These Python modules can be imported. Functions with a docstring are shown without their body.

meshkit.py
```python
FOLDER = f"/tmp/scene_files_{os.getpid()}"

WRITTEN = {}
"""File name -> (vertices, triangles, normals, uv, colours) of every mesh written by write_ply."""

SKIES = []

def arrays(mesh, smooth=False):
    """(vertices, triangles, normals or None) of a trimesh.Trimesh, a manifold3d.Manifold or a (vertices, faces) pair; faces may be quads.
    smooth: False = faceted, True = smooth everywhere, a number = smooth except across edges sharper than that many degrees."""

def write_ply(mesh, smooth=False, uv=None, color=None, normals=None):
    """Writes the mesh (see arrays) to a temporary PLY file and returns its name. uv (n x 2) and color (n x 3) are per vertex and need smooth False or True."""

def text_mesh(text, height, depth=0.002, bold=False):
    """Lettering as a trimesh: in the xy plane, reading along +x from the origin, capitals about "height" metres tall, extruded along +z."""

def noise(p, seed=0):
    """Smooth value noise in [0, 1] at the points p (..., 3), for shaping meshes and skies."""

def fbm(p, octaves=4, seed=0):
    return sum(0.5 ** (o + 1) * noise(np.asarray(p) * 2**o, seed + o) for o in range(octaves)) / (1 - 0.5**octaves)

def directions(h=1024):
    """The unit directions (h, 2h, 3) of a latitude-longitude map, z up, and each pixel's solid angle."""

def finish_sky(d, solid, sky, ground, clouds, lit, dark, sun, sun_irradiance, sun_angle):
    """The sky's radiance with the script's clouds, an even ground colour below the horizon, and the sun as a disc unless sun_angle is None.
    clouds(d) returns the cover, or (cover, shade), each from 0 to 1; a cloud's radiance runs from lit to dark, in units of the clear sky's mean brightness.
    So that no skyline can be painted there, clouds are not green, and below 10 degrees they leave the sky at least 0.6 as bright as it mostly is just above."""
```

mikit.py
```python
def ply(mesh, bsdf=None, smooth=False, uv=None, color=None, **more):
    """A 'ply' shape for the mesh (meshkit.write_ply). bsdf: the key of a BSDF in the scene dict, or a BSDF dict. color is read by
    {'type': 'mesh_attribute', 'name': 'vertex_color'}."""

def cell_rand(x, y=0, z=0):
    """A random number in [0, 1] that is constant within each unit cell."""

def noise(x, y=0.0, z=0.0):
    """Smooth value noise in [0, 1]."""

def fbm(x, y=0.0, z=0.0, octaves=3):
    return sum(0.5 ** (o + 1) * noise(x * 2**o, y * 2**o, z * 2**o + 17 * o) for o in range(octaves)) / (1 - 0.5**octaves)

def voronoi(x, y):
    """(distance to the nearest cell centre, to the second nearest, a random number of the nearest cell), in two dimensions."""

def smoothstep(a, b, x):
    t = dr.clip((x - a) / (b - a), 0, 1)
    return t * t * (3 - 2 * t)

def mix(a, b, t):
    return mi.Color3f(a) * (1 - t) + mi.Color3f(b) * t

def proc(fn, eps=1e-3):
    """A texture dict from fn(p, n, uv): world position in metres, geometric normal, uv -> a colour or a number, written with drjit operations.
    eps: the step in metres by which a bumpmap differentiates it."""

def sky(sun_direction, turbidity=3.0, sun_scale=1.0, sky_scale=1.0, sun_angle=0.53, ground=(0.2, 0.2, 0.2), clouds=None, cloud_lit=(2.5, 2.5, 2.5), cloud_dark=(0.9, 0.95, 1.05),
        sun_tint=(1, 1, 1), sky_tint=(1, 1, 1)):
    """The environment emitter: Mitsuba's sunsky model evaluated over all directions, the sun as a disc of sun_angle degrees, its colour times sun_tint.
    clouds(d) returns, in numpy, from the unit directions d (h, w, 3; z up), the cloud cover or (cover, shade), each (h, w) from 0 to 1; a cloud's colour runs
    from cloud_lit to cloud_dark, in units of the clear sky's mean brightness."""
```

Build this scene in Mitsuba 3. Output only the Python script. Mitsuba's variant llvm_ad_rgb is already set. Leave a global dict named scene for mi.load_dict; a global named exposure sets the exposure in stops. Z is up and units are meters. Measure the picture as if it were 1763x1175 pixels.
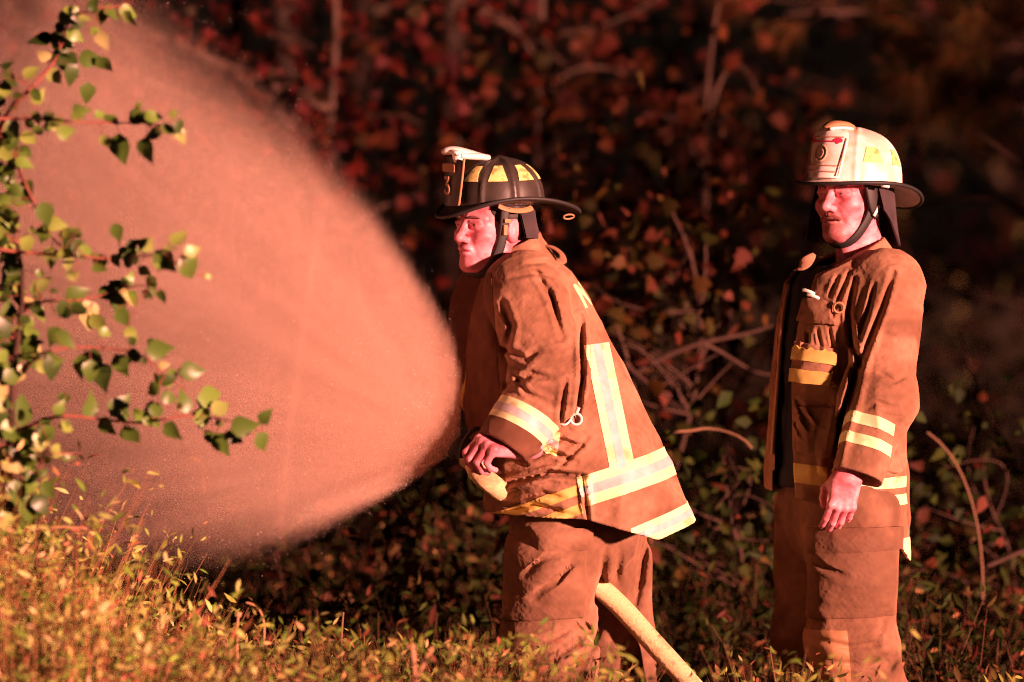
import math
import numpy as np
import trimesh
import drjit as dr
import mitsuba as mi
import mikit, meshkit
from mikit import proc, noise, fbm, mix, smoothstep

T = mi.ScalarTransform4f
scene, labels = {}, {}
# ------------------------------------------------------------------ camera, light, exposure
CAM = np.array([0.0, -12.7, 1.5])
TGT = np.array([0.0, 0.0, 1.34])
FOV = 12.0
scene['camera'] = {'type': 'thinlens', 'fov': FOV, 'fov_axis': 'x', 'near_clip': 0.5, 'far_clip': 400.0,
                   'aperture_radius': 0.060, 'focus_distance': 12.6,
                   'to_world': T().look_at(origin=CAM.tolist(), target=TGT.tolist(), up=[0, 0, 1])}
AZ, EL = math.radians(46), math.radians(6)      # the vehicle floodlight: low, behind the camera on the right
SUN = [math.sin(AZ) * math.cos(EL), -math.cos(AZ) * math.cos(EL), math.sin(EL)]
scene['sky'] = mikit.sky(SUN, turbidity=3, sun_scale=1.22, sky_scale=0.004, sun_angle=2.5, ground=(0.004, 0.003, 0.003),
                         sun_tint=(1.05, 0.86, 3.1), sky_tint=(1.0, 0.62, 0.7))
exposure = 3.9

# ------------------------------------------------------------------ helpers
_f = (TGT - CAM) / np.linalg.norm(TGT - CAM)
_r = np.cross(_f, [0, 0, 1.0]); _r /= np.linalg.norm(_r)
_u = np.cross(_r, _f)
_t = math.tan(math.radians(FOV / 2))


def P(px, py, y=0.0):
    """World point at depth plane y seen at a position of the 1763 x 1175 photograph."""
    d = _f + _r * ((px - 881.5) / 881.5 * _t) - _u * ((py - 587.5) / 881.5 * _t)
    return CAM + d * ((y - CAM[1]) / d[1])


RNG = np.random.default_rng(7)
_count = {}


def key_for(name, parent=None):
    full = name if parent is None else parent + '__' + name
    k = _count.get(full, 0)
    _count[full] = k + 1
    return full if k == 0 else f'{full}_{k:03d}'


def put(name, mesh, bsdf, parent=None, smooth=False, label=None, category=None, group=None, kind=None, color=None, **more):
    key = key_for(name, parent)
    scene[key] = mesh if isinstance(mesh, dict) else mikit.ply(mesh, bsdf, smooth=smooth, color=color, **more)
    tag(key, label, category, group, kind)
    return key


def tag(key, label=None, category=None, group=None, kind=None):
    d = {k: v for k, v in (('label', label), ('category', category), ('group', group), ('kind', kind)) if v}
    if d:
        labels[key] = d


def thing(name, label, category, group=None, kind=None):
    key = key_for(name)
    tag(key, label, category, group, kind)
    return key


def unit(v):
    v = np.asarray(v, float)
    return v / np.linalg.norm(v)


def smin(a, b, k):
    h = np.maximum(k - np.abs(a - b), 0) / k
    return np.minimum(a, b) - h * h * k * 0.25


def smax(a, b, k):
    return -smin(-a, -b, k)


def cap(p, a, b, ra, rb):
    a, b = np.asarray(a, float), np.asarray(b, float)
    ba = b - a
    h = np.clip((p - a) @ ba / (ba @ ba), 0, 1)
    return np.linalg.norm(p - a - h[:, None] * ba, axis=1) - (ra + (rb - ra) * h)


def ell(p, c, r, R=None):
    q = p - np.asarray(c, float)
    if R is not None:
        q = q @ R
    r = np.asarray(r, float)
    k0 = np.linalg.norm(q / r, axis=1)
    k1 = np.linalg.norm(q / (r * r), axis=1)
    return k0 * (k0 - 1) / np.maximum(k1, 1e-9)


def rbox(p, c, half, rad, R=None):
    q = p - np.asarray(c, float)
    if R is not None:
        q = q @ R
    q = np.abs(q) - (np.asarray(half, float) - rad)
    return np.linalg.norm(np.maximum(q, 0), axis=1) + np.minimum(q.max(1), 0) - rad


def ridged(p, scale, seed=0):
    """Fold-like field in [0, 1]: crests where the noise crosses its middle."""
    n = meshkit.noise(p * np.asarray(scale, float) + 50.0, seed)
    return 1 - np.abs(2 * n - 1)


def grad(f, v, e=0.0015):
    t = np.array([[1, -1, -1], [-1, -1, 1], [-1, 1, -1], [1, 1, 1.0]])
    g = sum(k[None] * f(v + e * k)[:, None] for k in t)
    return g / np.maximum(np.linalg.norm(g, axis=1, keepdims=True), 1e-12)


def mesh_sdf(f, lo, hi, h, band=2.2, newton=1):
    """Surface nets over a grid of step h, evaluated only in blocks near the surface."""
    lo, hi = np.asarray(lo, float), np.asarray(hi, float)
    B = 4
    nb = np.ceil((hi - lo) / (h * B)).astype(int)
    bc = np.stack(np.meshgrid(*[np.arange(n) for n in nb], indexing='ij'), -1).reshape(-1, 3)
    dc = f(lo + (bc + 0.5) * h * B)
    n = nb * B + 1
    vol = np.repeat(np.repeat(np.repeat(np.where(dc > 0, 1.0, -1.0).reshape(nb), B, 0), B, 1), B, 2)
    vol = np.pad(vol, ((0, 1),) * 3, mode='edge').astype(np.float32)
    near = bc[np.abs(dc) < h * B * 0.5 * band]
    off = np.stack(np.meshgrid(*[np.arange(B + 1)] * 3, indexing='ij'), -1).reshape(-1, 3)
    idx = (near[:, None, :] * B + off[None]).reshape(-1, 3)
    flat = np.unique(np.ravel_multi_index(idx.T, n))
    ii = np.stack(np.unravel_index(flat, n), -1)
    vol.ravel()[flat] = f(lo + ii * h)
    vol[0], vol[-1], vol[:, 0], vol[:, -1], vol[:, :, 0], vol[:, :, -1] = (np.maximum(x, 1e-3) for x in (vol[0], vol[-1], vol[:, 0], vol[:, -1], vol[:, :, 0], vol[:, :, -1]))
    s = vol < 0
    c = n - 1
    corner = [(a, b, d) for a in (0, 1) for b in (0, 1) for d in (0, 1)]
    view = lambda A, o: A[o[0]:o[0] + c[0], o[1]:o[1] + c[1], o[2]:o[2] + c[2]]
    cnt = sum(view(s, o).astype(np.int8) for o in corner)
    cells = np.stack(np.nonzero((cnt > 0) & (cnt < 8)), -1)
    acc, num = np.zeros((len(cells), 3)), np.zeros((len(cells), 1))
    cv = {o: vol[cells[:, 0] + o[0], cells[:, 1] + o[1], cells[:, 2] + o[2]] for o in corner}
    for o in corner:
        for ax in range(3):
            if o[ax] == 0:
                o2 = tuple(1 if k == ax else o[k] for k in range(3))
                a, b = cv[o], cv[o2]
                m = (a < 0) != (b < 0)
                tt = np.where(m, a / np.where(m, a - b, 1), 0)
                pt = np.tile(np.array(o, float), (len(cells), 1))
                pt[:, ax] = tt
                acc += np.where(m[:, None], pt, 0)
                num += m[:, None]
    v = lo + (cells + acc / np.maximum(num, 1)) * h
    ids = np.full(c, -1, np.int64)
    ids[tuple(cells.T)] = np.arange(len(cells))
    quads = []
    for ax in range(3):
        a1, a2 = (ax + 1) % 3, (ax + 2) % 3
        s0 = np.take(s, np.arange(n[ax] - 1), ax)
        s1 = np.take(s, np.arange(1, n[ax]), ax)
        e = np.stack(np.nonzero(s0 != s1), -1)
        e = e[(e[:, a1] > 0) & (e[:, a2] > 0) & (e[:, a1] < n[a1] - 1) & (e[:, a2] < n[a2] - 1)]
        inside = s[tuple(e.T)]
        q = []
        for d1, d2 in ((0, 0), (1, 0), (1, 1), (0, 1)):
            k = e.copy(); k[:, a1] -= 1 - d1; k[:, a2] -= 1 - d2
            q.append(ids[tuple(k.T)])
        q = np.stack(q, -1)
        q[~inside] = q[~inside][:, ::-1]
        quads.append(q)
    q = np.vstack(quads)
    q = q[(q >= 0).all(1)]
    for _ in range(newton):
        g = grad(f, v, 0.3 * h)
        st = np.clip(f(v), -0.5 * h, 0.5 * h)
        v = v - g * st[:, None]
    return trimesh.Trimesh(v, np.vstack([q[:, [0, 1, 2]], q[:, [0, 2, 3]]]), process=False)


def tube(points, radii, sides=8, close=True, flat=None):
    """Tube along a polyline; flat=(normal, thickness ratio) gives a ribbon."""
    p = np.asarray(points, float)
    m = len(p)
    r = np.broadcast_to(np.asarray(radii, float), (m,))
    t = np.gradient(p, axis=0); t /= np.linalg.norm(t, axis=1, keepdims=True) + 1e-12
    a = np.zeros_like(p)
    ref = np.array([0, 0, 1.0]) if abs(t[0, 2]) < 0.9 else np.array([1.0, 0, 0])
    if flat is not None:
        fl = np.asarray(flat[0], float)
        fl = np.broadcast_to(fl, p.shape) if fl.ndim == 1 else fl
    for i in range(m):
        w = (fl[i] if flat is not None else (a[i - 1] if i else ref))
        w = w - t[i] * (w @ t[i])
        a[i] = w / (np.linalg.norm(w) + 1e-12)
    b = np.cross(t, a)
    ang = np.arange(sides) * 2 * np.pi / sides
    ka = flat[1] if flat is not None else 1.0
    v = p[:, None] + r[:, None, None] * (ka * np.cos(ang)[None, :, None] * a[:, None] + np.sin(ang)[None, :, None] * b[:, None])
    v = v.reshape(-1, 3)
    i, j = np.meshgrid(np.arange(m - 1), np.arange(sides), indexing='ij')
    q = np.stack([i * sides + j, i * sides + (j + 1) % sides, (i + 1) * sides + (j + 1) % sides, (i + 1) * sides + j], -1).reshape(-1, 4)
    f = np.vstack([q[:, [0, 1, 2]], q[:, [0, 2, 3]]])
    if close:
        v = np.vstack([v, p[:1], p[-1:]])
        k = np.arange(sides)
        f = np.vstack([f, np.stack([k * 0 + len(v) - 2, (k + 1) % sides, k], 1),
                       np.stack([k * 0 + len(v) - 1, (m - 1) * sides + k, (m - 1) * sides + (k + 1) % sides], 1)])
    return trimesh.Trimesh(v, f, process=False)


def spline(pts, n=40):
    from scipy.interpolate import CubicSpline
    pts = np.asarray(pts, float)
    s = np.r_[0, np.cumsum(np.linalg.norm(np.diff(pts[:, :3], axis=0), axis=1))]
    return CubicSpline(s, pts)(np.linspace(0, s[-1], n))


def join(ms):
    vs, fs, at = [], [], 0
    for m in ms:
        vs.append(np.asarray(m.vertices)); fs.append(np.asarray(m.faces) + at); at += len(m.vertices)
    return trimesh.Trimesh(np.vstack(vs), np.vstack(fs), process=False)


def patch(mesh, f, planes, off, keep=0.004, base=-0.001, bulge=None, near=None):
    """A piece of cloth sewn on a garment: the garment's outer surface inside the planes [(point, inward normal)], raised by off, with side walls."""
    m = mesh
    for o, nrm in planes:
        m = trimesh.intersections.slice_mesh_plane(m, plane_normal=unit(nrm), plane_origin=o, cap=False)
        if len(m.faces) == 0:
            raise ValueError('empty patch')
    ok = np.abs(f(m.triangles_center)) < keep
    if near is not None:
        ok &= np.linalg.norm(m.triangles_center - near[0], axis=1) < near[1]
    m = trimesh.Trimesh(m.vertices, m.faces[ok], process=False)
    m.merge_vertices(digits_vertex=6)
    comp = trimesh.graph.connected_components(m.face_adjacency, nodes=np.arange(len(m.faces)), min_len=1)
    m = trimesh.Trimesh(m.vertices, m.faces[max(comp, key=len)], process=False)
    m.update_faces(m.nondegenerate_faces()); m.remove_unreferenced_vertices()
    v = np.array(m.vertices); fa = np.array(m.faces)
    n = grad(f, v, 0.0015 if off < 0.004 else 0.016)
    h = np.full(len(v), off)
    if bulge is not None:
        dist = np.min([(v - o) @ unit(nn) for o, nn in planes], axis=0)
        h = h + bulge * (1 - np.exp(-np.maximum(dist, 0) / 0.02))
    top = v + n * h[:, None]
    low = v + n * base
    e = np.sort(m.edges, axis=1)
    uq, first, cnts = np.unique(e, axis=0, return_index=True, return_counts=True)
    be = np.asarray(m.edges)[first[cnts == 1]]
    k = len(v)
    walls = np.vstack([np.stack([be[:, 0], be[:, 1] + k, be[:, 1]], 1), np.stack([be[:, 0], be[:, 0] + k, be[:, 1] + k], 1)])
    out = trimesh.Trimesh(np.vstack([top, low]), np.vstack([fa, walls]), process=False)
    out.remove_unreferenced_vertices()
    return out


def line_plane(a, b, y=0.0, side=+1):
    """Plane through the line of sight-free direction y and two photograph points: a plane standing along the depth axis."""
    A, Bp = P(*a, y), P(*b, y)
    t = unit(Bp - A)
    return A, side * np.array([t[2], 0, -t[0]])        # for side=+1 inward is to the right of a->b seen from the camera


# ------------------------------------------------------------------ materials
def principled(col, rough=0.8, **k):
    return {'type': 'twosided', 'bsdf': {'type': 'principled', 'base_color': col if isinstance(col, dict) else {'type': 'rgb', 'value': list(col)}, 'roughness': rough, **k}}


def cloth(p, n, uv):
    a = fbm(p.x * 9, p.y * 9, p.z * 9, 3)
    b = noise(p.x * 70, p.y * 70, p.z * 70)
    c = mix((0.215, 0.110, 0.064), (0.345, 0.186, 0.116), smoothstep(0.3, 0.7, a))
    soot = smoothstep(0.54, 0.72, fbm(p.x * 7 + 9, p.y * 7, p.z * 8, 4))
    c = mix(c, (0.11, 0.045, 0.026), soot * 0.55)
    return c * (0.85 + 0.3 * b)


def trouser(p, n, uv):
    mud = smoothstep(0.45, 0.7, fbm(p.x * 8 + 3, p.y * 8, p.z * 4, 4))
    return mix(cloth(p, n, uv) * 0.82, (0.13, 0.066, 0.042), mud * 0.6)


def weave(p, n, uv):
    return 0.0016 * fbm(p.x * 120, p.y * 120, p.z * 120, 2) + 0.0050 * fbm(p.x * 26, p.y * 26, p.z * 26, 3)


scene['turnout_cloth'] = {'type': 'twosided', 'bsdf': {'type': 'bumpmap', 'scale': 1.0, 'tex': proc(weave),
                                  'nested': {'type': 'principled', 'base_color': proc(cloth), 'roughness': 0.85, 'specular': 0.3}}}

scene['trouser_cloth'] = {'type': 'twosided', 'bsdf': {'type': 'bumpmap', 'scale': 1.0, 'tex': proc(weave),
                          'nested': {'type': 'principled', 'base_color': proc(trouser), 'roughness': 0.88, 'specular': 0.25}}}


def skin_col(p, n, uv):
    a = smoothstep(0.25, 0.75, fbm(p.x * 38, p.y * 38, p.z * 38, 4))
    return mix((0.50, 0.125, 0.160), (0.82, 0.330, 0.410), a)


scene['skin'] = {'type': 'bumpmap', 'scale': 1.0, 'tex': proc(lambda p, n, uv: 0.0005 * fbm(p.x * 160, p.y * 160, p.z * 160, 2)),
                 'nested': {'type': 'principled', 'base_color': proc(skin_col), 'roughness': 0.5, 'specular': 0.5}}
_chin = P(1424, 398, 0.03)


def stubble_col(p, n, uv):
    d = dr.sqrt(dr.square(p.x - _chin[0]) + dr.square(p.y - _chin[1]) + dr.square(p.z - _chin[2]))
    k = (1 - smoothstep(0.035, 0.070, d)) * (0.55 + 0.45 * noise(p.x * 420, p.y * 420, p.z * 420))
    return mix(skin_col(p, n, uv), (0.25, 0.075, 0.055), k * 0.8)


scene['skin_stubble'] = {'type': 'bumpmap', 'scale': 1.0, 'tex': proc(lambda p, n, uv: 0.0006 * fbm(p.x * 170, p.y * 170, p.z * 170, 2)),
                         'nested': {'type': 'principled', 'base_color': proc(stubble_col), 'roughness': 0.5, 'specular': 0.5}}
scene['lip'] = principled((0.36, 0.10, 0.11), 0.5)


def lime_col(p, n, uv):
    a = fbm(p.x * 30, p.y * 30, p.z * 30, 3)
    soot = smoothstep(0.56, 0.75, fbm(p.x * 17 + 5, p.y * 17, p.z * 17, 4))
    return mix(mix((0.78, 0.74, 0.36), (0.92, 0.89, 0.54), a), (0.42, 0.33, 0.16), soot * 0.7)


scene['lime_trim'] = principled(proc(lime_col), 0.6)
scene['dull_trim'] = principled(proc(lambda p, n, uv: mix((0.46, 0.29, 0.07), (0.86, 0.66, 0.20), fbm(p.x * 25, p.y * 25, p.z * 25, 3))), 0.7)
scene['silver_trim'] = principled(proc(lambda p, n, uv: mix((0.42, 0.36, 0.36), (0.62, 0.58, 0.60), fbm(p.x * 40, p.y * 40, p.z * 40, 3))), 0.5)
scene['black_shell'] = principled(proc(lambda p, n, uv: mix((0.022, 0.018, 0.016), (0.06, 0.045, 0.036), fbm(p.x * 40, p.y * 40, p.z * 40, 3))), 0.42, specular=0.6)
scene['white_shell'] = principled(proc(lambda p, n, uv: mix((0.72, 0.60, 0.48), (0.86, 0.80, 0.76), smoothstep(0.3, 0.6, fbm(p.x * 22, p.y * 22, p.z * 22, 3)))), 0.35, specular=0.5)
scene['yellow_sticker'] = principled(proc(lambda p, n, uv: mix((0.84, 0.72, 0.26), (0.40, 0.30, 0.10), smoothstep(0.5, 0.75, fbm(p.x * 60, p.y * 60, p.z * 60, 3)))), 0.5)
scene['black_rubber'] = principled((0.022, 0.02, 0.02), 0.6)
scene['dark_cloth'] = principled(proc(lambda p, n, uv: mix((0.025, 0.018, 0.022), (0.06, 0.04, 0.045), fbm(p.x * 30, p.y * 30, p.z * 30, 3))), 0.9)
scene['navy_cloth'] = principled((0.014, 0.014, 0.022), 0.9)
scene['brow_hair'] = principled((0.16, 0.055, 0.06), 0.8)
scene['hair_dark'] = principled((0.028, 0.016, 0.012), 0.6)
scene['moustache_brown'] = principled((0.20, 0.055, 0.045), 0.85)
scene['metal_bright'] = {'type': 'twosided', 'bsdf': {'type': 'principled', 'base_color': {'type': 'rgb', 'value': [0.95, 0.92, 0.88]}, 'roughness': 0.45, 'metallic': 0.3}}
scene['eye_white'] = principled((0.55, 0.40, 0.38), 0.25)
scene['iris_dark'] = principled((0.02, 0.012, 0.01), 0.2)
scene['red_patch'] = principled((0.62, 0.03, 0.09), 0.5)
scene['pale_tan'] = principled((0.58, 0.34, 0.24), 0.6)
scene['leather_tan'] = principled((0.42, 0.22, 0.11), 0.6)


scene['soiled_shade_cloth'] = principled(proc(lambda p, n, uv: mix((0.085, 0.032, 0.018), (0.17, 0.070, 0.036), fbm(p.x * 28, p.y * 28, p.z * 28, 3))), 0.9)  # soiled cuff cloth; also carries the shade painted on the jacket front


def hose_col(p, n, uv):
    dirt = smoothstep(0.5, 0.75, fbm(p.x * 14, p.y * 14, p.z * 14, 4))
    return mix((0.66, 0.46, 0.22), (0.80, 0.62, 0.36), noise(p.x * 300, p.y * 300, p.z * 300)) * (1 - 0.5 * dirt)


scene['hose_jacket'] = {'type': 'twosided', 'bsdf': {'type': 'bumpmap', 'scale': 1.0, 'tex': proc(lambda p, n, uv: 0.0018 * fbm(p.x * 190, p.y * 190, p.z * 190, 2) + 0.002 * fbm(p.x * 40, p.y * 40, p.z * 40, 2)), 'nested': {'type': 'principled', 'base_color': proc(hose_col), 'roughness': 0.8, 'specular': 0.3}}}
scene['leaves_mixed'] = {'type': 'twosided', 'bsdf': {'type': 'principled', 'base_color': {'type': 'mesh_attribute', 'name': 'vertex_color'}, 'roughness': 0.65, 'specular': 0.12}}
scene['bark'] = principled(proc(lambda p, n, uv: mix((0.028, 0.014, 0.010), (0.085, 0.042, 0.028), fbm(p.x * 60, p.y * 60, p.z * 25, 3))), 0.9)
scene['twig_pale'] = principled((0.42, 0.23, 0.12), 0.8)
scene['twig_brown'] = principled((0.16, 0.085, 0.045), 0.8)
scene['twig_red'] = principled((0.23, 0.075, 0.05), 0.7)
scene['soil'] = principled(proc(lambda p, n, uv: mix((0.014, 0.010, 0.006), (0.035, 0.024, 0.013), fbm(p.x * 6, p.y * 6, 0, 4))), 0.95)

# ------------------------------------------------------------------ ground
def ground_h(x, y):
    q = np.stack([x * 0.5, y * 0.5, 0 * x], -1)
    return 0.10 * (meshkit.fbm(q, 3, 3) - 0.5) + 0.02 * np.clip(y - 4, 0, 20) - 0.05


def build_ground():
    xs = np.r_[-150, -60, -25, -12, np.linspace(-8, 8, 81), 12, 25, 60, 150]
    ys = np.r_[-40, -20, -14, np.linspace(-9, 12, 106), 16, 25, 50, 100, 250]
    X, Y = np.meshgrid(xs, ys, indexing='ij')
    Z = ground_h(X, Y)
    n = len(ys)
    i, j = np.meshgrid(np.arange(len(xs) - 1), np.arange(n - 1), indexing='ij')
    q = np.stack([i * n + j, (i + 1) * n + j, (i + 1) * n + j + 1, i * n + j + 1], -1).reshape(-1, 4)
    m = trimesh.Trimesh(np.stack([X, Y, Z], -1).reshape(-1, 3), np.vstack([q[:, [0, 1, 2]], q[:, [0, 2, 3]]]), process=False)
    put('ground', m, 'soil', smooth=True, kind='structure', label='dark soil of the woodland edge under the weeds')


build_ground()

# ------------------------------------------------------------------ water spray: a wide fog cone of droplets from the nozzle
NOZ = P(784, 768, -0.16)                       # nozzle mouth
AX = unit(P(790 - 90, 768 - 40, -0.16) - P(790, 768, -0.16) + np.array([0, 0.02, 0]))
SA = unit(np.cross(AX, [0, 1.0, 0])); SA = SA if SA[2] > 0 else -SA       # across the axis, upwards
SB = np.cross(AX, SA)
PROF_S = np.array([-0.01, 0.0, 0.02, 0.06, 0.13, 0.25, 0.45, 0.75, 1.1, 1.6, 2.3])
PROF_U = np.array([0.018, 0.028, 0.068, 0.170, 0.265, 0.360, 0.478, 0.622, 0.755, 0.90, 1.05])   # upper edge
PROF_L = np.array([0.018, 0.024, 0.050, 0.118, 0.225, 0.385, 0.585, 0.78, 0.93, 1.08, 1.25])      # lower edge


def spray_radius(s, up):
    """Outer radius at distance s along the axis; up = +1 above the axis, -1 below."""
    w = 0.5 + 0.5 * up
    return np.interp(s, PROF_S, PROF_U) * w + np.interp(s, PROF_S, PROF_L) * (1 - w)


def build_spray():
    # density grid in world space
    lo, hi = NOZ + np.array([-1.62, -0.90, -0.98]), NOZ + np.array([0.10, 0.90, 1.20])
    h = 0.0135
    n = np.ceil((hi - lo) / h).astype(int)
    hi = lo + n * h
    xs = [lo[k] + (np.arange(n[k]) + 0.5) * h for k in range(3)]
    Z, Y, X = np.meshgrid(xs[2], xs[1], xs[0], indexing='ij')
    q = np.stack([X, Y, Z], -1) - NOZ
    s = q @ AX
    u, v = q @ SA, q @ SB
    r = np.sqrt(u * u + v * v) + 1e-6
    R = spray_radius(np.maximum(s, -0.01), u / r)
    ratio = r / R
    d = q / (np.linalg.norm(q, axis=-1, keepdims=True) + 1e-6)
    streak = 0.5 * meshkit.noise(d * 15, 11) + 0.5 * meshkit.noise(d * 38, 12)
    streak = np.clip(0.5 + 1.5 * (streak - 0.5), 0, 1)
    puff = meshkit.fbm(q * np.array([3.2, 3.2, 3.2]), 2, 5)
    soft = np.clip(0.03 + 0.27 * np.clip(s, 0, 1.2), 0.03, 0.30) * np.where(u < 0, 2.9, 1.15)
    e = np.clip((1.0 + 0.07 * (streak - 0.5) * 2 - ratio) / soft, 0, 1)
    edge = e * e * (3 - 2 * e)
    dist = np.linalg.norm(q, axis=-1)
    amp = 3.9 * (1 + 2.2 * np.exp(-dist / 0.24)) / (1 + (dist / 0.42) ** 1.35)
    dens = amp * edge * (0.45 + 0.65 * np.clip(ratio, 0, 1) ** 3) * (0.50 + 1.0 * streak) * (0.65 + 0.7 * puff)
    dens *= np.clip((s + 0.012) / 0.02, 0, 1) * np.clip((1.55 - s) / 0.2, 0, 1)
    dens = np.clip(dens, 0, None).astype(np.float32)
    grid = mi.VolumeGrid(dens[..., None])
    box = T().translate(lo.tolist()).scale((hi - lo).tolist())
    # skin of the cone: the closed boundary of the medium
    ns, na = 26, 56
    ss = np.r_[-0.014, np.linspace(0, 1, ns - 1) ** 1.8 * 1.57]
    rings = []
    for sv in ss:
        a = np.arange(na) * 2 * np.pi / na
        rad = spray_radius(sv, np.cos(a)) * 1.06 + 0.004
        rings.append(NOZ + AX * sv + rad[:, None] * (np.cos(a)[:, None] * SA + np.sin(a)[:, None] * SB))
    vtx = np.vstack(rings)
    i, j = np.meshgrid(np.arange(len(ss) - 1), np.arange(na), indexing='ij')
    qd = np.stack([i * na + j, i * na + (j + 1) % na, (i + 1) * na + (j + 1) % na, (i + 1) * na + j], -1).reshape(-1, 4)
    f = np.vstack([qd[:, [0, 1, 2]], qd[:, [0, 2, 3]]])
    vtx = np.vstack([vtx, NOZ + AX * ss[0], NOZ + AX * ss[-1]])
    k = np.arange(na)
    f = np.vstack([f, np.stack([k * 0 + len(vtx) - 2, (k + 1) % na, k], 1), np.stack([k * 0 + len(vtx) - 1, (len(ss) - 1) * na + k, (len(ss) - 1) * na + (k + 1) % na], 1)])
    m = trimesh.Trimesh(vtx, f, process=False)
    m.fix_normals()
    put('water_spray', m, {'type': 'null'}, kind='stuff', label='wide fan of fine water mist blowing left from the hose nozzle', category='water spray',
        interior={'type': 'heterogeneous', 'albedo': {'type': 'rgb', 'value': [0.95, 0.69, 0.56]},
                  'sigma_t': {'type': 'gridvolume', 'grid': grid, 'to_world': box, 'filter_type': 'trilinear'},
                  'phase': {'type': 'hg', 'g': -0.3}})

    # single drops flung out along the edge of the cone
    rng = np.random.default_rng(5)
    n = 1800
    a, sv = rng.uniform(0, 2 * np.pi, n), rng.random(n) ** 1.4 * 1.5
    rad = spray_radius(sv, np.cos(a)) * (0.94 + np.abs(rng.normal(size=n)) * 0.10)
    pos = NOZ + AX * sv[:, None] + rad[:, None] * (np.cos(a)[:, None] * SA + np.sin(a)[:, None] * SB)
    pos = np.vstack([pos, NOZ + rng.normal(size=(40, 3)) * [0.05, 0.05, 0.05]])
    b = trimesh.creation.icosahedron()
    r = rng.uniform(0.0004, 0.0011, len(pos))
    v = (pos[:, None] + np.asarray(b.vertices)[None] * r[:, None, None]).reshape(-1, 3)
    fd = (np.asarray(b.faces)[None] + (np.arange(len(pos)) * len(b.vertices))[:, None, None]).reshape(-1, 3)
    scene['water_drop'] = principled((0.85, 0.80, 0.80), 0.2)
    put('water_drops', trimesh.Trimesh(v, fd, process=False), 'water_drop', kind='stuff', smooth=True, label='fine single drops flung out along the edge of the mist', category='water drops')


build_spray()


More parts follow.
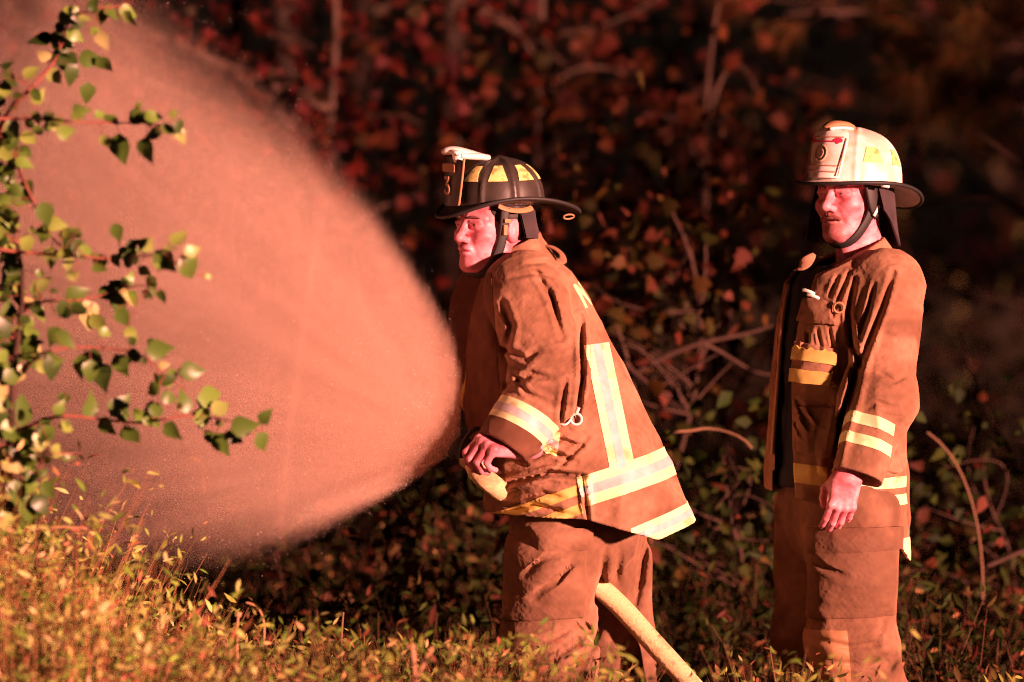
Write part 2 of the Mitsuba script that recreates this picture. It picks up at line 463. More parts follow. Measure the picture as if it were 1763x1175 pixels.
# ------------------------------------------------------------------ hose line and nozzle
def build_hose():
    tip = NOZ + AX * -0.004
    back = unit(np.array([0.76, -0.62, -0.56]))
    root = thing('fire_hose', 'tan fire hose running from the nozzle between the legs to the ground', 'fire hose')
    tail = tip + back * 0.075
    pts = [tail, P(826, 816, -0.26), P(852, 838, -0.20), P(884, 866, -0.10), P(932, 920, -0.03), P(985, 975, 0.0), P(1046, 1024, 0.02), P(1118, 1100, 0.0), P(1192, 1182, -0.04), P(1290, 1300, -0.12), P(1420, 1405, -0.26), P(1640, 1440, -0.5), P(1950, 1440, -1.0), P(2500, 1450, -2.2)]
    c = spline(np.array(pts), 150)
    z = np.maximum(c[:, 2], ground_h(c[:, 0], c[:, 1]) + 0.03)
    c[:, 2] = np.where(np.arange(len(c)) > 60, z, c[:, 2])
    rad = 0.0275 * (1 + 0.02 * (meshkit.noise(np.stack([np.arange(150) * 0.4, 0 * c[:, 0], 0 * c[:, 0]], 1)) - 0.5))
    put('jacket', tube(c, rad, 20), 'hose_jacket', root, smooth=True)
    put('coupling', tube([tail - back * 0.035, tail - back * 0.03, tail + back * 0.012, tail + back * 0.015], [0.026, 0.033, 0.033, 0.030], 12), 'hose_jacket', root, smooth=40)
    nz = thing('hose_nozzle', 'dark fog nozzle with a shut-off handle gripped by the firefighter in the black helmet', 'hose nozzle')
    prof = [(0.0, 0.026), (0.004, 0.033), (0.018, 0.034), (0.026, 0.029), (0.042, 0.029), (0.050, 0.032), (0.072, 0.032)]
    put('barrel', tube([tip + back * (s - 0.0) for s, _ in prof], [r for _, r in prof], 20), 'black_rubber', nz, smooth=40)
    side = unit(np.cross(back, [0, 0, 1]))
    up = np.cross(side, back)
    a = tip + back * 0.05
    put('shutoff_handle', tube(spline([a + side * 0.032, a + side * 0.034 + up * 0.05 - back * 0.01, a + up * 0.075 - back * 0.015, a - side * 0.034 + up * 0.05 - back * 0.01, a - side * 0.032], 24), 0.006, 8), 'black_rubber', nz, smooth=True)


build_hose()

# ------------------------------------------------------------------ people: generic pieces
def frame(fwd, up=(0, 0, 1), roll=0.0):
    """Columns: forward, left, up."""
    f = unit(fwd)
    l = unit(np.cross(up, f))
    u = np.cross(f, l)
    c, s = math.cos(roll), math.sin(roll)
    return np.stack([f, c * l + s * u, -s * l + c * u], 1)


def head_sdf(q, neck_to, ear=True, smile=0.0):
    """Head in its own frame: x forward, y left, z up, origin between the eyes' height and the ears."""
    ay = np.abs(q[:, 1])
    m = np.stack([q[:, 0], ay, q[:, 2]], 1)
    d = ell(q, (-0.018, 0, 0.036), (0.098, 0.076, 0.094))
    d = smin(d, ell(q, (0.026, 0, -0.030), (0.064, 0.061, 0.082)), 0.03)
    d = smin(d, ell(q, (0.040, 0, -0.078), (0.046, 0.046, 0.040)), 0.03)
    d = smin(d, ell(q, (0.074, 0, -0.108), (0.020, 0.024, 0.017)), 0.025)
    d = smin(d, cap(m, (0.000, 0.056, -0.066), (0.066, 0.018, -0.110), 0.015, 0.014), 0.022)
    d = smin(d, ell(m, (0.058, 0.043, -0.030), (0.027, 0.024, 0.021)), 0.025)
    d = smin(d, cap(m, (0.083, 0.008, 0.017), (0.066, 0.047, 0.017), 0.011, 0.009), 0.022)
    d = smax(d, -ell(m, (0.100, 0.031, -0.003), (0.019, 0.019, 0.013)), 0.014)
    d = smin(d, ell(m, (0.0800, 0.031, -0.002), (0.0125, 0.0165, 0.0115)), 0.007)                 # lids over the eyeball
    d = smax(d, -ell(m, (0.098, 0.031, -0.002), (0.007, 0.013, 0.0035)), 0.003)                # lid opening
    d = smin(d, cap(q, (0.088, 0, 0.012), (0.112, 0, -0.036), 0.0075, 0.0115), 0.012)
    d = smin(d, ell(q, (0.114, 0, -0.039), (0.0125, 0.0125, 0.0105)), 0.008)
    d = smin(d, ell(m, (0.101, 0.0135, -0.042), (0.0115, 0.0075, 0.0085)), 0.007)
    d = smax(d, -ell(m, (0.104, 0.007, -0.0515), (0.006, 0.0035, 0.004)), 0.003)
    d = smin(d, ell(q, (0.086, 0, -0.066), (0.0165, 0.027, 0.010)), 0.012)
    d = smin(d, ell(q, (0.094, 0, -0.0655), (0.0095, 0.022, 0.0052)), 0.005)
    d = smin(d, ell(q, (0.091, 0, -0.0785), (0.0105, 0.019, 0.0062)), 0.006)
    d = smax(d, -ell(q, (0.104, 0, -0.0722 + smile * 0), (0.016, 0.027, 0.0022)), 0.004)
    d = smin(d, cap(m, (0.0900, 0.018, 0.0060), (0.0835, 0.046, 0.0040), 0.0060, 0.0050), 0.004)       # heavy upper lid
    # fold from the nose to the mouth's corner
    d = smax(d, -cap(m, (0.099, 0.021, -0.040), (0.081, 0.036, -0.078), 0.0030, 0.0025), 0.010)
    if ear:
        e = ell(m, (-0.012, 0.077, -0.012), (0.022, 0.011, 0.033))
        e = smax(e, -ell(m, (-0.007, 0.090, -0.010), (0.012, 0.010, 0.020)), 0.006)
        e = smin(e, ell(m, (0.006, 0.077, -0.014), (0.005, 0.006, 0.008)), 0.004)
        d = smin(d, e, 0.008)
    d = smin(d, cap(q, (-0.022, 0, -0.05), neck_to, 0.057, 0.064), 0.03)
    d = smin(d, cap(q, (0.02, 0, -0.11), np.asarray(neck_to) + [0.045, 0, 0.01], 0.022, 0.03), 0.03)
    return d


def hand_sdf(q, mirror, curl, spread=0.06, thumb=None):
    """Hand in its own frame: x from wrist to knuckles, y towards the thumb, z the back of the hand. curl: bend of the three joints per finger, radians."""
    d = rbox(q, (0.046, 0.000, -0.002), (0.050, 0.040, 0.0145), 0.013)
    d = smin(d, ell(q, (0.030, 0.028, -0.010), (0.034, 0.018, 0.016)), 0.02)
    d = smin(d, cap(q, (-0.045, 0, 0), (0.005, 0, 0), 0.028, 0.026), 0.025)
    ky = [0.031, 0.0105, -0.0105, -0.030]
    kx = [0.090, 0.095, 0.091, 0.083]
    seg = [(0.043, 0.026, 0.020), (0.047, 0.030, 0.021), (0.044, 0.028, 0.021), (0.035, 0.021, 0.018)]
    rad = [0.0098, 0.0102, 0.0096, 0.0086]
    fingers = None
    for i in range(4):
        a = np.array([kx[i], ky[i], 0.001])
        sp = spread * (1.5 - i)
        ang = 0.0
        r = rad[i]
        d = smin(d, np.linalg.norm(q - a - [0, 0, 0.004], axis=1) - (r + 0.0012), 0.010)       # knuckle
        d0 = None
        for j in range(3):
            ang += curl[i][j]
            dirv = np.array([math.cos(ang) * math.cos(sp), math.cos(ang) * math.sin(sp), -math.sin(ang)])
            b = a + dirv * seg[i][j]
            r2 = r * 0.92
            c = cap(q, a, b, r, r2)
            d0 = c if d0 is None else smin(d0, c, 0.003)
            a, r = b, r2
        fingers = d0 if fingers is None else np.minimum(fingers, d0)
    d = smin(d, fingers, 0.006)
    tp = thumb or [(0.020, 0.036, -0.010), (0.050, 0.058, -0.024), (0.078, 0.060, -0.034), (0.100, 0.054, -0.040)]
    t0 = smin(cap(q, tp[0], tp[1], 0.0150, 0.0122), cap(q, tp[1], tp[2], 0.0118, 0.0108), 0.006)
    t0 = smin(t0, cap(q, tp[2], tp[3], 0.0106, 0.0088), 0.003)
    return smin(d, t0, 0.010)


def loft(p, rows, yc=0.0, sup=2.2):
    """Body of elliptic sections: rows of (photo row, left, right, half depth, depth centre), read at depth 0."""
    rows = np.array(rows, float)
    z = np.array([P(900, r[0])[2] for r in rows])
    Lx = np.array([P(r[1], r[0])[0] for r in rows]); Rx = np.array([P(r[2], r[0])[0] for r in rows])
    o = np.argsort(z)
    z, Lx, Rx, b, yy = z[o], Lx[o], Rx[o], rows[o, 3], rows[o, 4]
    pz = p[:, 2]
    L, R, B, Y = (np.interp(pz, z, k) for k in (Lx, Rx, b, yy))
    a, cx = (R - L) / 2, (R + L) / 2
    u, v = (p[:, 0] - cx) / a, (p[:, 1] - Y) / B
    k0 = (np.abs(u) ** sup + np.abs(v) ** sup) ** (1 / sup)
    d = (k0 - 1) * np.minimum(a, B) * 0.9
    return np.maximum(d, np.maximum(pz - z[-1], z[0] - pz))


def hem_cut(p, pts):
    pts = np.array([P(*q)[[0, 2]] for q in pts])
    return (np.interp(p[:, 0], pts[:, 0], pts[:, 1]) - p[:, 2]) * 0.8


def stripes_on(parent, mesh, f, a, b, side, widths, mats, extra=(), off=0.0016, names=('trim_band', 'trim_band', 'reflective_band')):
    """Three bands side by side from the line a-b (photograph points, at depth y) inwards: lime, silver, lime."""
    A, nrm = line_plane(a, b, y=-0.2, side=side)
    s = 0.0
    for k, (w, mname) in enumerate(zip(widths, mats)):
        lo, hi = A + nrm * s, A + nrm * (s + w)
        pl = [(lo, nrm), (hi, -nrm)] + list(extra)
        put('reflective_band' if mname == 'silver_trim' else 'trim_band', patch(mesh, f, pl, off + (0.0008 if mname == 'silver_trim' else 0)), mname, parent, smooth=40)
        s += w


def bands_across(parent, mesh, f, pt, axis, spans, extra, off=0.0016, near=None):
    axis = unit(axis)
    for (s0, s1, mname) in spans:
        pl = [(pt + axis * s0, axis), (pt + axis * s1, -axis)] + list(extra)
        put('reflective_band' if mname in ('silver_trim', 'turnout_cloth') else 'trim_band', patch(mesh, f, pl, off + (0.0008 if mname == 'silver_trim' else 0), near=near), mname, parent, smooth=40)


def to_world_fn(f_local, o, R):
    return lambda p: f_local((p - o) @ R)


def build_helmet(root, o, R, shell, brim_mat, crown, brim, dip, flare, n_ribs=8, rib=0.004, stickers=(), shield=None):
    """Fire helmet: comb-ribbed crown, wide brim that is longer behind, rolled rim. o, R: place of the brim plane's centre and its frame."""
    ca, cb, ch = crown
    angs = np.arange(n_ribs) * 2 * np.pi / n_ribs + np.pi / n_ribs * 0

    def f(q):
        k = np.sqrt((q[:, 0] / ca) ** 2 + (q[:, 1] / cb) ** 2)
        zz = np.clip(q[:, 2], -0.05, None) / ch
        r = (np.abs(k) ** 2.35 + np.abs(zz) ** 2.35) ** (1 / 2.35)
        d = (r - 1) * min(ca, cb, ch) * 0.92
        th = np.arctan2(q[:, 1] / cb, q[:, 0] / ca)
        da = np.min(np.abs((th[:, None] - angs[None] + np.pi) % (2 * np.pi) - np.pi), axis=1)
        dist = da * np.maximum(k, 0.02) * 0.5 * (ca + cb)
        d = d - rib * np.exp(-(dist / 0.0075) ** 2) * np.clip(1.3 - zz * 0.3, 0, 1)
        d = d - rib * 1.2 * np.exp(-((k) / 0.18) ** 2)
        return smax(d, -q[:, 2] - 0.006, 0.004)

    m = mesh_sdf(f, (-0.2, -0.2, -0.03), (0.2, 0.2, 0.22), 0.0042)
    place = lambda mm: trimesh.Trimesh(np.asarray(mm.vertices) @ R.T + o, mm.faces, process=False)
    hk = put('helmet', place(m), shell, root, smooth=50)
    # brim
    na, nr = 96, 7
    th = np.arange(na) * 2 * np.pi / na
    bf, bb, bs = brim
    ox, oy = np.where(np.cos(th) > 0, bf, bb) * np.sign(np.cos(th)) * np.abs(np.cos(th)) ** 0.9, bs * np.sin(th)
    ix, iy = (ca - 0.012) * np.cos(th), (cb - 0.012) * np.sin(th)

    def brim_z(x, y, t):
        return flare * np.abs(y / bs) ** 2 * t - np.where(x > 0, dip[0] * (x / bf) ** 2, dip[1] * (x / bb) ** 2) * np.minimum(1, t + 0.15)

    rows = []
    for side, zoff in ((1, 0.0025), (-1, -0.0025)):
        ts = np.linspace(0, 1, nr)
        ts = ts if side > 0 else ts[::-1]
        for t in ts:
            x, y = ix + (ox - ix) * t, iy + (oy - iy) * t
            rows.append(np.stack([x, y, brim_z(x, y, t) + zoff], 1))
    v = np.vstack(rows)
    nrw = len(rows)
    i, j = np.meshgrid(np.arange(nrw), np.arange(na), indexing='ij')
    q = np.stack([i * na + j, ((i + 1) % nrw) * na + j, ((i + 1) % nrw) * na + (j + 1) % na, i * na + (j + 1) % na], -1).reshape(-1, 4)
    bm = trimesh.Trimesh(v, np.vstack([q[:, [0, 1, 2]], q[:, [0, 2, 3]]]), process=False)
    put('brim', place(bm), brim_mat, hk, smooth=50)
    rim = np.stack([ox, oy, brim_z(ox, oy, 1.0)], 1)
    rim = np.vstack([rim, rim[:2]])
    put('rim_trim', place(tube(rim, 0.0052, 8)), 'black_rubber', hk, smooth=True)
    # stickers on the panels between ribs
    for (a0, a1, z0, z1, sh) in stickers:
        uu, vv = np.meshgrid(np.linspace(0, 1, 7), np.linspace(0, 1, 6), indexing='ij')
        zq = z0 + (z1 - z0) * vv
        shr = (1 - sh * vv)
        an = (a0 + a1) / 2 + (a1 - a0) * (uu - 0.5) * shr
        rr = (1 - np.clip(zq / ch, 0, 0.999) ** 2.35) ** (1 / 2.35)
        pts = np.stack([ca * rr * np.cos(an), cb * rr * np.sin(an), zq], -1).reshape(-1, 3)
        for _ in range(4):
            pts = pts - grad(f, pts) * f(pts)[:, None]
        nn = grad(f, pts)
        top, low = pts + nn * 0.0022, pts + nn * 0.0002
        i, j = np.meshgrid(np.arange(6), np.arange(5), indexing='ij')
        q = np.stack([i * 6 + j, (i + 1) * 6 + j, (i + 1) * 6 + j + 1, i * 6 + j + 1], -1).reshape(-1, 4)
        ft = np.vstack([q[:, [0, 1, 2]], q[:, [0, 2, 3]]])
        loop = [k * 6 for k in range(7)] + [36 + k for k in range(1, 6)] + [k * 6 + 5 for k in range(5, -1, -1)] + [k for k in range(4, 0, -1)]
        lo = np.array(loop); nx = np.roll(lo, -1)
        w = np.vstack([np.stack([lo, lo + 42, nx], 1), np.stack([nx, lo + 42, nx + 42], 1)])
        sm = trimesh.Trimesh(np.vstack([top, low]), np.vstack([ft, w]), process=False)
        put('reflective_sticker', place(sm), 'yellow_sticker', hk, smooth=40)
    return hk, place, f


def shield_mesh(w, h, taper, bow, thick, n=10, lean=0.0):
    """Leather front shield in the y-z plane, standing from z=0, bowed about the vertical; x is forward."""
    us = np.linspace(-1, 1, n)
    vs = np.linspace(0, 1, n)
    U, V = np.meshgrid(us, vs, indexing='ij')
    wid = w * (1 - taper * (1 - V) ** 1.5 - 0.35 * np.clip(V - 0.82, 0, 1) / 0.18 * 0.4)
    y = U * wid
    z = V * h * (1 - 0.06 * np.abs(U) ** 2 * (V > 0.9))
    x = -bow * U ** 2 + lean * V
    front = np.stack([x, y, z], -1).reshape(-1, 3)
    back = front - [thick, 0, 0]
    i, j = np.meshgrid(np.arange(n - 1), np.arange(n - 1), indexing='ij')
    q = np.stack([i * n + j, (i + 1) * n + j, (i + 1) * n + j + 1, i * n + j + 1], -1).reshape(-1, 4)
    ft = np.vstack([q[:, [0, 1, 2]], q[:, [0, 2, 3]]])
    lo = np.array([k * n for k in range(n)] + [(n - 1) * n + k for k in range(1, n)] + [k * n + n - 1 for k in range(n - 2, -1, -1)] + [k for k in range(n - 2, 0, -1)])
    nx = np.roll(lo, -1)
    N = n * n
    w_ = np.vstack([np.stack([lo, lo + N, nx], 1), np.stack([nx, lo + N, nx + N], 1)])
    return trimesh.Trimesh(np.vstack([front, back]), np.vstack([ft, ft[:, ::-1] + N, w_]), process=False)


def head_ribbon(pts, o, R, half, thick=0.25, n=36):
    p = spline(pts, n)
    c = np.array([-0.005, 0, -0.03])
    nrm = p - c
    return (lambda mm: trimesh.Trimesh(np.asarray(mm.vertices) @ R.T + o, mm.faces, process=False))(tube(p, half, 8, flat=(nrm, thick)))


def fold_field(p, amp, fine=0.0018, seed=0, s1=(9, 9, 4.5), s2=(24, 24, 15)):
    w = meshkit.noise(p * 6 + 3, seed + 9) - 0.5
    q = p + 0.05 * w[:, None]
    return amp * (ridged(q, s1, seed) ** 2 - 0.35) + fine * (ridged(q, s2, seed + 1) ** 2 - 0.35)


def arm_folds(p, joint, amp, rad, freq, axis):
    """Rings of creased cloth about a bent joint."""
    q = p - joint
    t = q @ unit(axis)
    g = np.exp(-(np.linalg.norm(q, axis=1) / rad) ** 2)
    n = meshkit.noise(p * 18, 4) * 2.6
    return amp * g * (np.sin(t * freq + n) ** 3)


def creases(p, lines, y_max):
    """Grooves carved along polylines given as (points, depth, width); only on the side of the garment nearer than y_max."""
    out = np.zeros(len(p))
    q = p[:, [0, 2]]
    for pts, dep, wid in lines:
        w = np.array([P(*k)[[0, 2]] for k in pts])
        m = (q[:, 0] > w[:, 0].min() - 3 * wid) & (q[:, 0] < w[:, 0].max() + 3 * wid) & (q[:, 1] > w[:, 1].min() - 3 * wid) & (q[:, 1] < w[:, 1].max() + 3 * wid) & (p[:, 1] < y_max)
        if not m.any():
            continue
        best = np.full(m.sum(), 9.0)
        tot = len(w) - 1
        fade = np.zeros(m.sum())
        for i in range(tot):
            a, b = w[i], w[i + 1]
            h = np.clip((q[m] - a) @ (b - a) / ((b - a) @ (b - a)), 0, 1)
            d = np.linalg.norm(q[m] - a - h[:, None] * (b - a), axis=1)
            k = d < best
            best = np.where(k, d, best)
            fade = np.where(k, np.sin(np.pi * np.clip((i + h) / tot, 0.04, 0.96)) ** 0.5, fade)
        # a groove with a raised lip beside it
        out[m] += fade * dep * (np.exp(-(best / wid) ** 2) - 0.45 * np.exp(-((best - 2.0 * wid) / (1.1 * wid)) ** 2))
    return out


def boot(root, ankle, heading):
    h = np.append(unit(heading[:2]), 0)
    g = ground_h(ankle[None, 0], ankle[None, 1])[0]
    a = np.array([ankle[0], ankle[1], g])

    def f(p):
        d = cap(p, a + [0, 0, 0.07], a + [0, 0, 0.34], 0.062, 0.072)
        d = smin(d, cap(p, a + [0, 0, 0.055], a + h * 0.17 + [0, 0, 0.045], 0.055, 0.045), 0.05)
        return smax(d, g + 0.0 - p[:, 2], 0.01)
    put('boot', mesh_sdf(f, a - [0.3, 0.3, 0.05], a + [0.3, 0.3, 0.45], 0.012), 'black_rubber', root, smooth=50)


# ------------------------------------------------------------------ person 1: the nozzle man
def build_nozzleman():
    root = thing('person', 'firefighter in a black helmet leaning over the nozzle, looking back at the camera', 'person', group=None)
    # head
    hf = np.array([-math.cos(math.radians(42)), -math.sin(math.radians(42)), 0.03])
    R = frame(hf, roll=-0.03)
    o = P(846, 388, -0.03)
    neck_w = P(905, 466, 0.03)
    neck = (neck_w - o) @ R
    fh = to_world_fn(lambda q: 0.97 * head_sdf(q / 0.97, neck), o, R)
    head = mesh_sdf(fh, o - 0.26, o + 0.26, 0.0029)
    # hands
    Xh = unit((-0.82, -0.55, 0.06)); Zh = np.array([0.02, -0.42, 0.90]); Zh = unit(Zh - Xh * (Zh @ Xh)); Yh = np.cross(Xh, Zh)
    Rh = np.stack([Xh, Yh, Zh], 1)
    wrist = P(889, 770, -0.300)
    curl = [(0.95, 1.05, 0.55), (1.15, 1.05, 0.6), (1.2, 1.1, 0.6), (1.25, 1.1, 0.6)]
    fhand = to_world_fn(lambda q: 1.06 * hand_sdf(q / 1.06, 1, curl, 0.05, [(0.020, 0.034, -0.014), (0.045, 0.046, -0.040), (0.070, 0.040, -0.058), (0.088, 0.024, -0.066)]), wrist, Rh)
    hand = mesh_sdf(fhand, wrist - 0.17, wrist + 0.17, 0.0024)
    w2 = P(846, 700, 0.06)
    X2 = unit((-0.35, -0.25, -0.80)); Z2 = np.array([-0.8, -0.3, 0.4]); Z2 = unit(Z2 - X2 * (Z2 @ X2)); Y2 = -np.cross(X2, Z2)
    R2 = np.stack([X2, Y2, Z2], 1)
    fhand2 = to_world_fn(lambda q: hand_sdf(q, 1, curl, 0.05), w2, R2)
    hand2 = mesh_sdf(fhand2, w2 - 0.17, w2 + 0.17, 0.003)

    sh, el = P(905, 500, -0.13), P(948, 655, -0.25)
    cf = P(872, 768, -0.30)
    sh2, el2 = P(850, 505, 0.22), P(812, 620, 0.24)
    cf2 = P(846, 702, 0.07)
    core = lambda p: smin(smin(cap(p, el, wrist + (el - wrist) * 0.12, 0.034, 0.026), cap(p, el2, w2, 0.034, 0.026), 0.01), smin(cap(p, P(900, 520, 0.05), P(980, 860, 0.05), 0.12, 0.13), smin(cap(p, sh, el, 0.05, 0.045), cap(p, sh2, el2, 0.05, 0.045), 0.03), 0.05), 0.02)
    body = join([head, hand, hand2, mesh_sdf(core, (-0.6, -0.6, 0.6), (0.6, 0.6, 1.7), 0.012)])
    bk = put('body', body, 'skin', root, smooth=True)
    eyes(root, o, R, 0.97)

    # jacket
    rows = [(428, 872, 930, 0.09, 0.04), (446, 858, 958, 0.14, 0.04), (468, 842, 985, 0.185, 0.04), (500, 826, 1004, 0.205, 0.04),
            (540, 812, 1026, 0.215, 0.03), (600, 803, 1058, 0.22, 0.03), (690, 803, 1101, 0.235, 0.02), (790, 824, 1149, 0.265, 0.01),
            (850, 838, 1177, 0.28, 0.01), (960, 842, 1226, 0.285, 0.01)]

    lines = [([(922, 466), (948, 515), (966, 580)], 0.014, 0.007), ([(944, 492), (960, 545)], 0.010, 0.005), ([(1000, 545), (1000, 640), (990, 722)], 0.024, 0.007),
             ([(972, 650), (966, 690), (962, 724)], 0.016, 0.006), ([(872, 662), (915, 640), (948, 648)], 0.014, 0.009), ([(868, 600), (905, 615), (925, 600)], 0.010, 0.008),
             ([(885, 640), (905, 672), (935, 684)], 0.008, 0.006), ([(842, 838), (890, 822), (945, 808), (1004, 814)], 0.026, 0.007), ([(905, 785), (950, 772), (990, 790)], 0.012, 0.006),
             ([(925, 765), (965, 752), (1000, 765)], 0.012, 0.006), ([(960, 800), (985, 775), (1008, 750)], 0.010, 0.006), ([(1000, 812), (1006, 850), (1010, 890)], 0.018, 0.005),
             ([(865, 520), (880, 560), (872, 600)], 0.010, 0.008), ([(905, 455), (940, 452), (975, 470)], 0.008, 0.006), ([(880, 478), (915, 470), (950, 476)], 0.007, 0.006),
             ([(870, 875), (920, 862), (985, 880)], 0.012, 0.007), ([(900, 850), (935, 842), (970, 850)], 0.008, 0.006)]

    def parts_of(p):
        d = loft(p, rows, sup=2.25)
        d = smin(d, cap(p, P(895, 452, 0.03), P(886, 425, 0.01), 0.090, 0.078), 0.03)
        arm = cap(p, sh, el, 0.105, 0.088)
        arm = smin(arm, cap(p, el, cf + (cf - el) * 0.3, 0.088, 0.066), 0.04)
        arm2 = smin(cap(p, sh2, el2, 0.10, 0.085), cap(p, el2, cf2 + (cf2 - el2) * 0.3, 0.08, 0.062), 0.04)
        return d, arm - arm_folds(p, el, 0.007, 0.13, 46, (0.15, 0, 1)), arm2

    def fbase(p):
        d, arm, arm2 = parts_of(p)
        d = smin(d, arm, 0.012) + 0.011 * np.exp(-((d - arm) / 0.010) ** 2) * np.clip((sh[2] - 0.03 - p[:, 2]) / 0.10, 0, 1)
        d = smin(d, arm2, 0.03)
        lo = np.clip((P(900, 720)[2] - p[:, 2]) / 0.15, 0, 1) * np.clip((P(1000, 800)[0] - p[:, 0]) / 0.06, 0, 1)
        return d - fold_field(p, 0.008, 0.0026, 3) - lo * 0.008 * (ridged(p, (10, 10, 22), 8) ** 2 - 0.3)

    fo = lambda p: fbase(p) + creases(p, lines, 0.02)

    hem = [(700, 868), (842, 880), (1005, 886), (1128, 922), (1197, 896), (1300, 856)]
    fn = cf + unit(cf - el) * 0.012

    def fj(p):
        d0 = fbase(p)
        t, arm, arm2 = parts_of(p)
        d = np.maximum(d0 + creases(p, lines, 0.02), -(d0 + np.where(np.linalg.norm(p - cf, axis=1) < 0.11, 0.012, 0.034)))
        d = np.maximum(d, hem_cut(p, hem))
        d = np.maximum(d, np.where((arm < t - 0.004) & (arm < 0.06), (p - fn) @ unit(cf - el), -1))
        d = np.maximum(d, np.where((arm2 < t - 0.004) & (arm2 < 0.06), (p - cf2) @ unit(cf2 - el2), -1))
        c0 = P(884, 420, 0.01)
        return np.maximum(d, np.where(np.linalg.norm(p - c0, axis=1) < 0.22, np.maximum((p - c0) @ unit((-0.42, -0.1, 0.9)), -cap(p, P(905, 475, 0.03), P(850, 380, -0.02), 0.070, 0.068)), -1))

    J = mesh_sdf(fj, (-0.25, -0.48, 0.70), (0.62, 0.48, 1.66), 0.0055)
    jk = put('jacket', J, 'turnout_cloth', root, smooth=55)
    front = [(np.array([0, 0.05, 0]), np.array([0, -1.0, 0]))]
    put('front_panel', patch(J, fo, [line_plane((846, 462), (862, 690), side=+1), (P(800, 842), np.array([0, 0, 1.0])), (P(800, 470), np.array([0, 0, -1.0]))], 0.0012), 'soiled_shade_cloth', jk, smooth=40, label='dark layer on the jacket front, chest shade put into its colour')  # chest shade painted as a darker cloth layer over the jacket
    # back: waist band, upright band, hem band
    stripes_on(jk, J, fo, (990, 822), (1152, 772), +1, (0.026, 0.025, 0.026), ('lime_trim', 'silver_trim', 'lime_trim'),
               [line_plane((990, 815), (1010, 890), side=-1)])
    stripes_on(jk, J, fo, (1086, 908), (1186, 869), +1, (0.018, 0.018, 0.020), ('lime_trim', 'silver_trim', 'lime_trim'),
               [line_plane((1080, 800), (1082, 950), side=-1)])
    stripes_on(jk, J, fo, (1046, 790), (1007, 597), +1, (0.020, 0.022, 0.022), ('lime_trim', 'silver_trim', 'lime_trim'),
               front + [line_plane((1000, 594), (1040, 590), side=+1), line_plane((990, 824), (1152, 774), side=-1)])
    # front waist band, rumpled and dirty
    A, nrm = line_plane((868, 872), (1000, 824), side=+1)
    for s0, s1, mt in ((0.0, 0.026, 'dull_trim'), (0.026, 0.048, 'turnout_cloth'), (0.048, 0.074, 'dull_trim')):
        if mt == 'dull_trim':
            put('trim_band', patch(J, fo, [(A + nrm * s0, nrm), (A + nrm * s1, -nrm), line_plane((986, 815), (1006, 890), side=+1), (np.array([0, 0.0, 0]), np.array([0, -1.0, 0]))], 0.002), 'dull_trim', jk, smooth=40, label='soiled yellow band on the front of the jacket')
    # cuffs
    ax = unit(cf - el)
    q0 = P(905, 722, -0.33)
    sl = [(el + ax * 0.03, ax), (P(820, 700)[None][0] * [1, 0, 1], np.array([1.0, 0, 0]))]
    bands_across(jk, J, fo, q0, ax + np.array([0.0, 0, -0.15]), [(-0.030, -0.010, 'lime_trim'), (-0.010, 0.012, 'silver_trim'), (0.012, 0.030, 'lime_trim')],
                 [(el + ax * 0.02, ax), (np.array([0, -0.14, 0]), np.array([0, -1.0, 0])), line_plane((985, 600), (960, 760), side=+1)], near=(q0 + (cf - el) * 0.12 + [0, 0.06, 0], 0.125))
    ax2 = unit(cf2 - el2)
    bands_across(jk, J, fo, cf2 - ax2 * 0.055, ax2, [(0, 0.035, 'dull_trim')], [(np.array([P(886, 700)[0], 0, 0]), np.array([-1.0, 0, 0]))], near=(cf2, 0.13))
    put('cuff', patch(J, fo, [(q0 + unit(ax + np.array([0.0, 0, -0.15])) * 0.031, ax + np.array([0.0, 0, -0.15])), (np.array([0, -0.12, 0]), np.array([0, -1.0, 0]))], 0.0012, near=(cf, 0.12)), 'soiled_shade_cloth', jk, smooth=40, label='soiled dark cuff of the sleeve')
    # metal snap hook hanging at the side
    hk = P(992, 722, -0.235)
    ring = [hk + 0.014 * np.array([math.cos(a), 0, math.sin(a)]) for a in np.linspace(0, 2 * np.pi, 15)]
    put('snap_hook', join([tube(ring, 0.0035, 6), tube([hk + [0, 0, 0.014], hk + [0.006, -0.004, 0.03]], 0.005, 6), tube(spline([hk + [-0.014, 0, 0], hk + [-0.03, -0.006, -0.014], hk + [-0.045, 0, -0.008]], 10), 0.0032, 6)]), 'metal_bright', jk, smooth=True)
    tp = [P(990, 735, -0.235), P(996, 760, -0.235), P(992, 785, -0.235)]
    put('strap', tube(tp, [0.016, 0.020, 0.015], 8, flat=((0, -1, 0), 0.3)), 'turnout_cloth', jk, smooth=True)
    # loop on the shoulder
    lp = [P(938, 425, 0.0), P(955, 428, -0.01), P(968, 440, -0.02), P(960, 452, -0.05)]
    put('shoulder_loop', tube(spline(lp, 14), 0.012, 8, flat=((0.5, -0.3, 0.8), 0.35)), 'turnout_cloth', jk, smooth=True)
    # letter on the back
    lt = meshkit.text_mesh('N', 0.066, 0.002, bold=True)
    tv = np.array(lt.vertices)
    c0 = P(1003, 508, -0.085)
    rt = unit((0.30, 0.93, 0.0)); upv = unit(P(985, 478) - P(1012, 528)); nv = unit(np.cross(rt, upv)); rt = unit(np.cross(upv, nv))
    if nv[0] < 0:
        nv = -nv
    base = c0 + (tv[:, :1] - 0.02) * rt * 1.25 + (tv[:, 1:2] - 0.033) * upv
    pt = base.copy()
    for _ in range(30):
        pt = pt - nv * np.clip(fo(pt), -0.02, 0.02)[:, None] * 0.7
    lv = pt + grad(fo, pt) * (0.0006 + tv[:, 2:3])
    put('letter', trimesh.Trimesh(lv, lt.faces, process=False), 'lime_trim', jk, label='yellow letter N on the upper back')

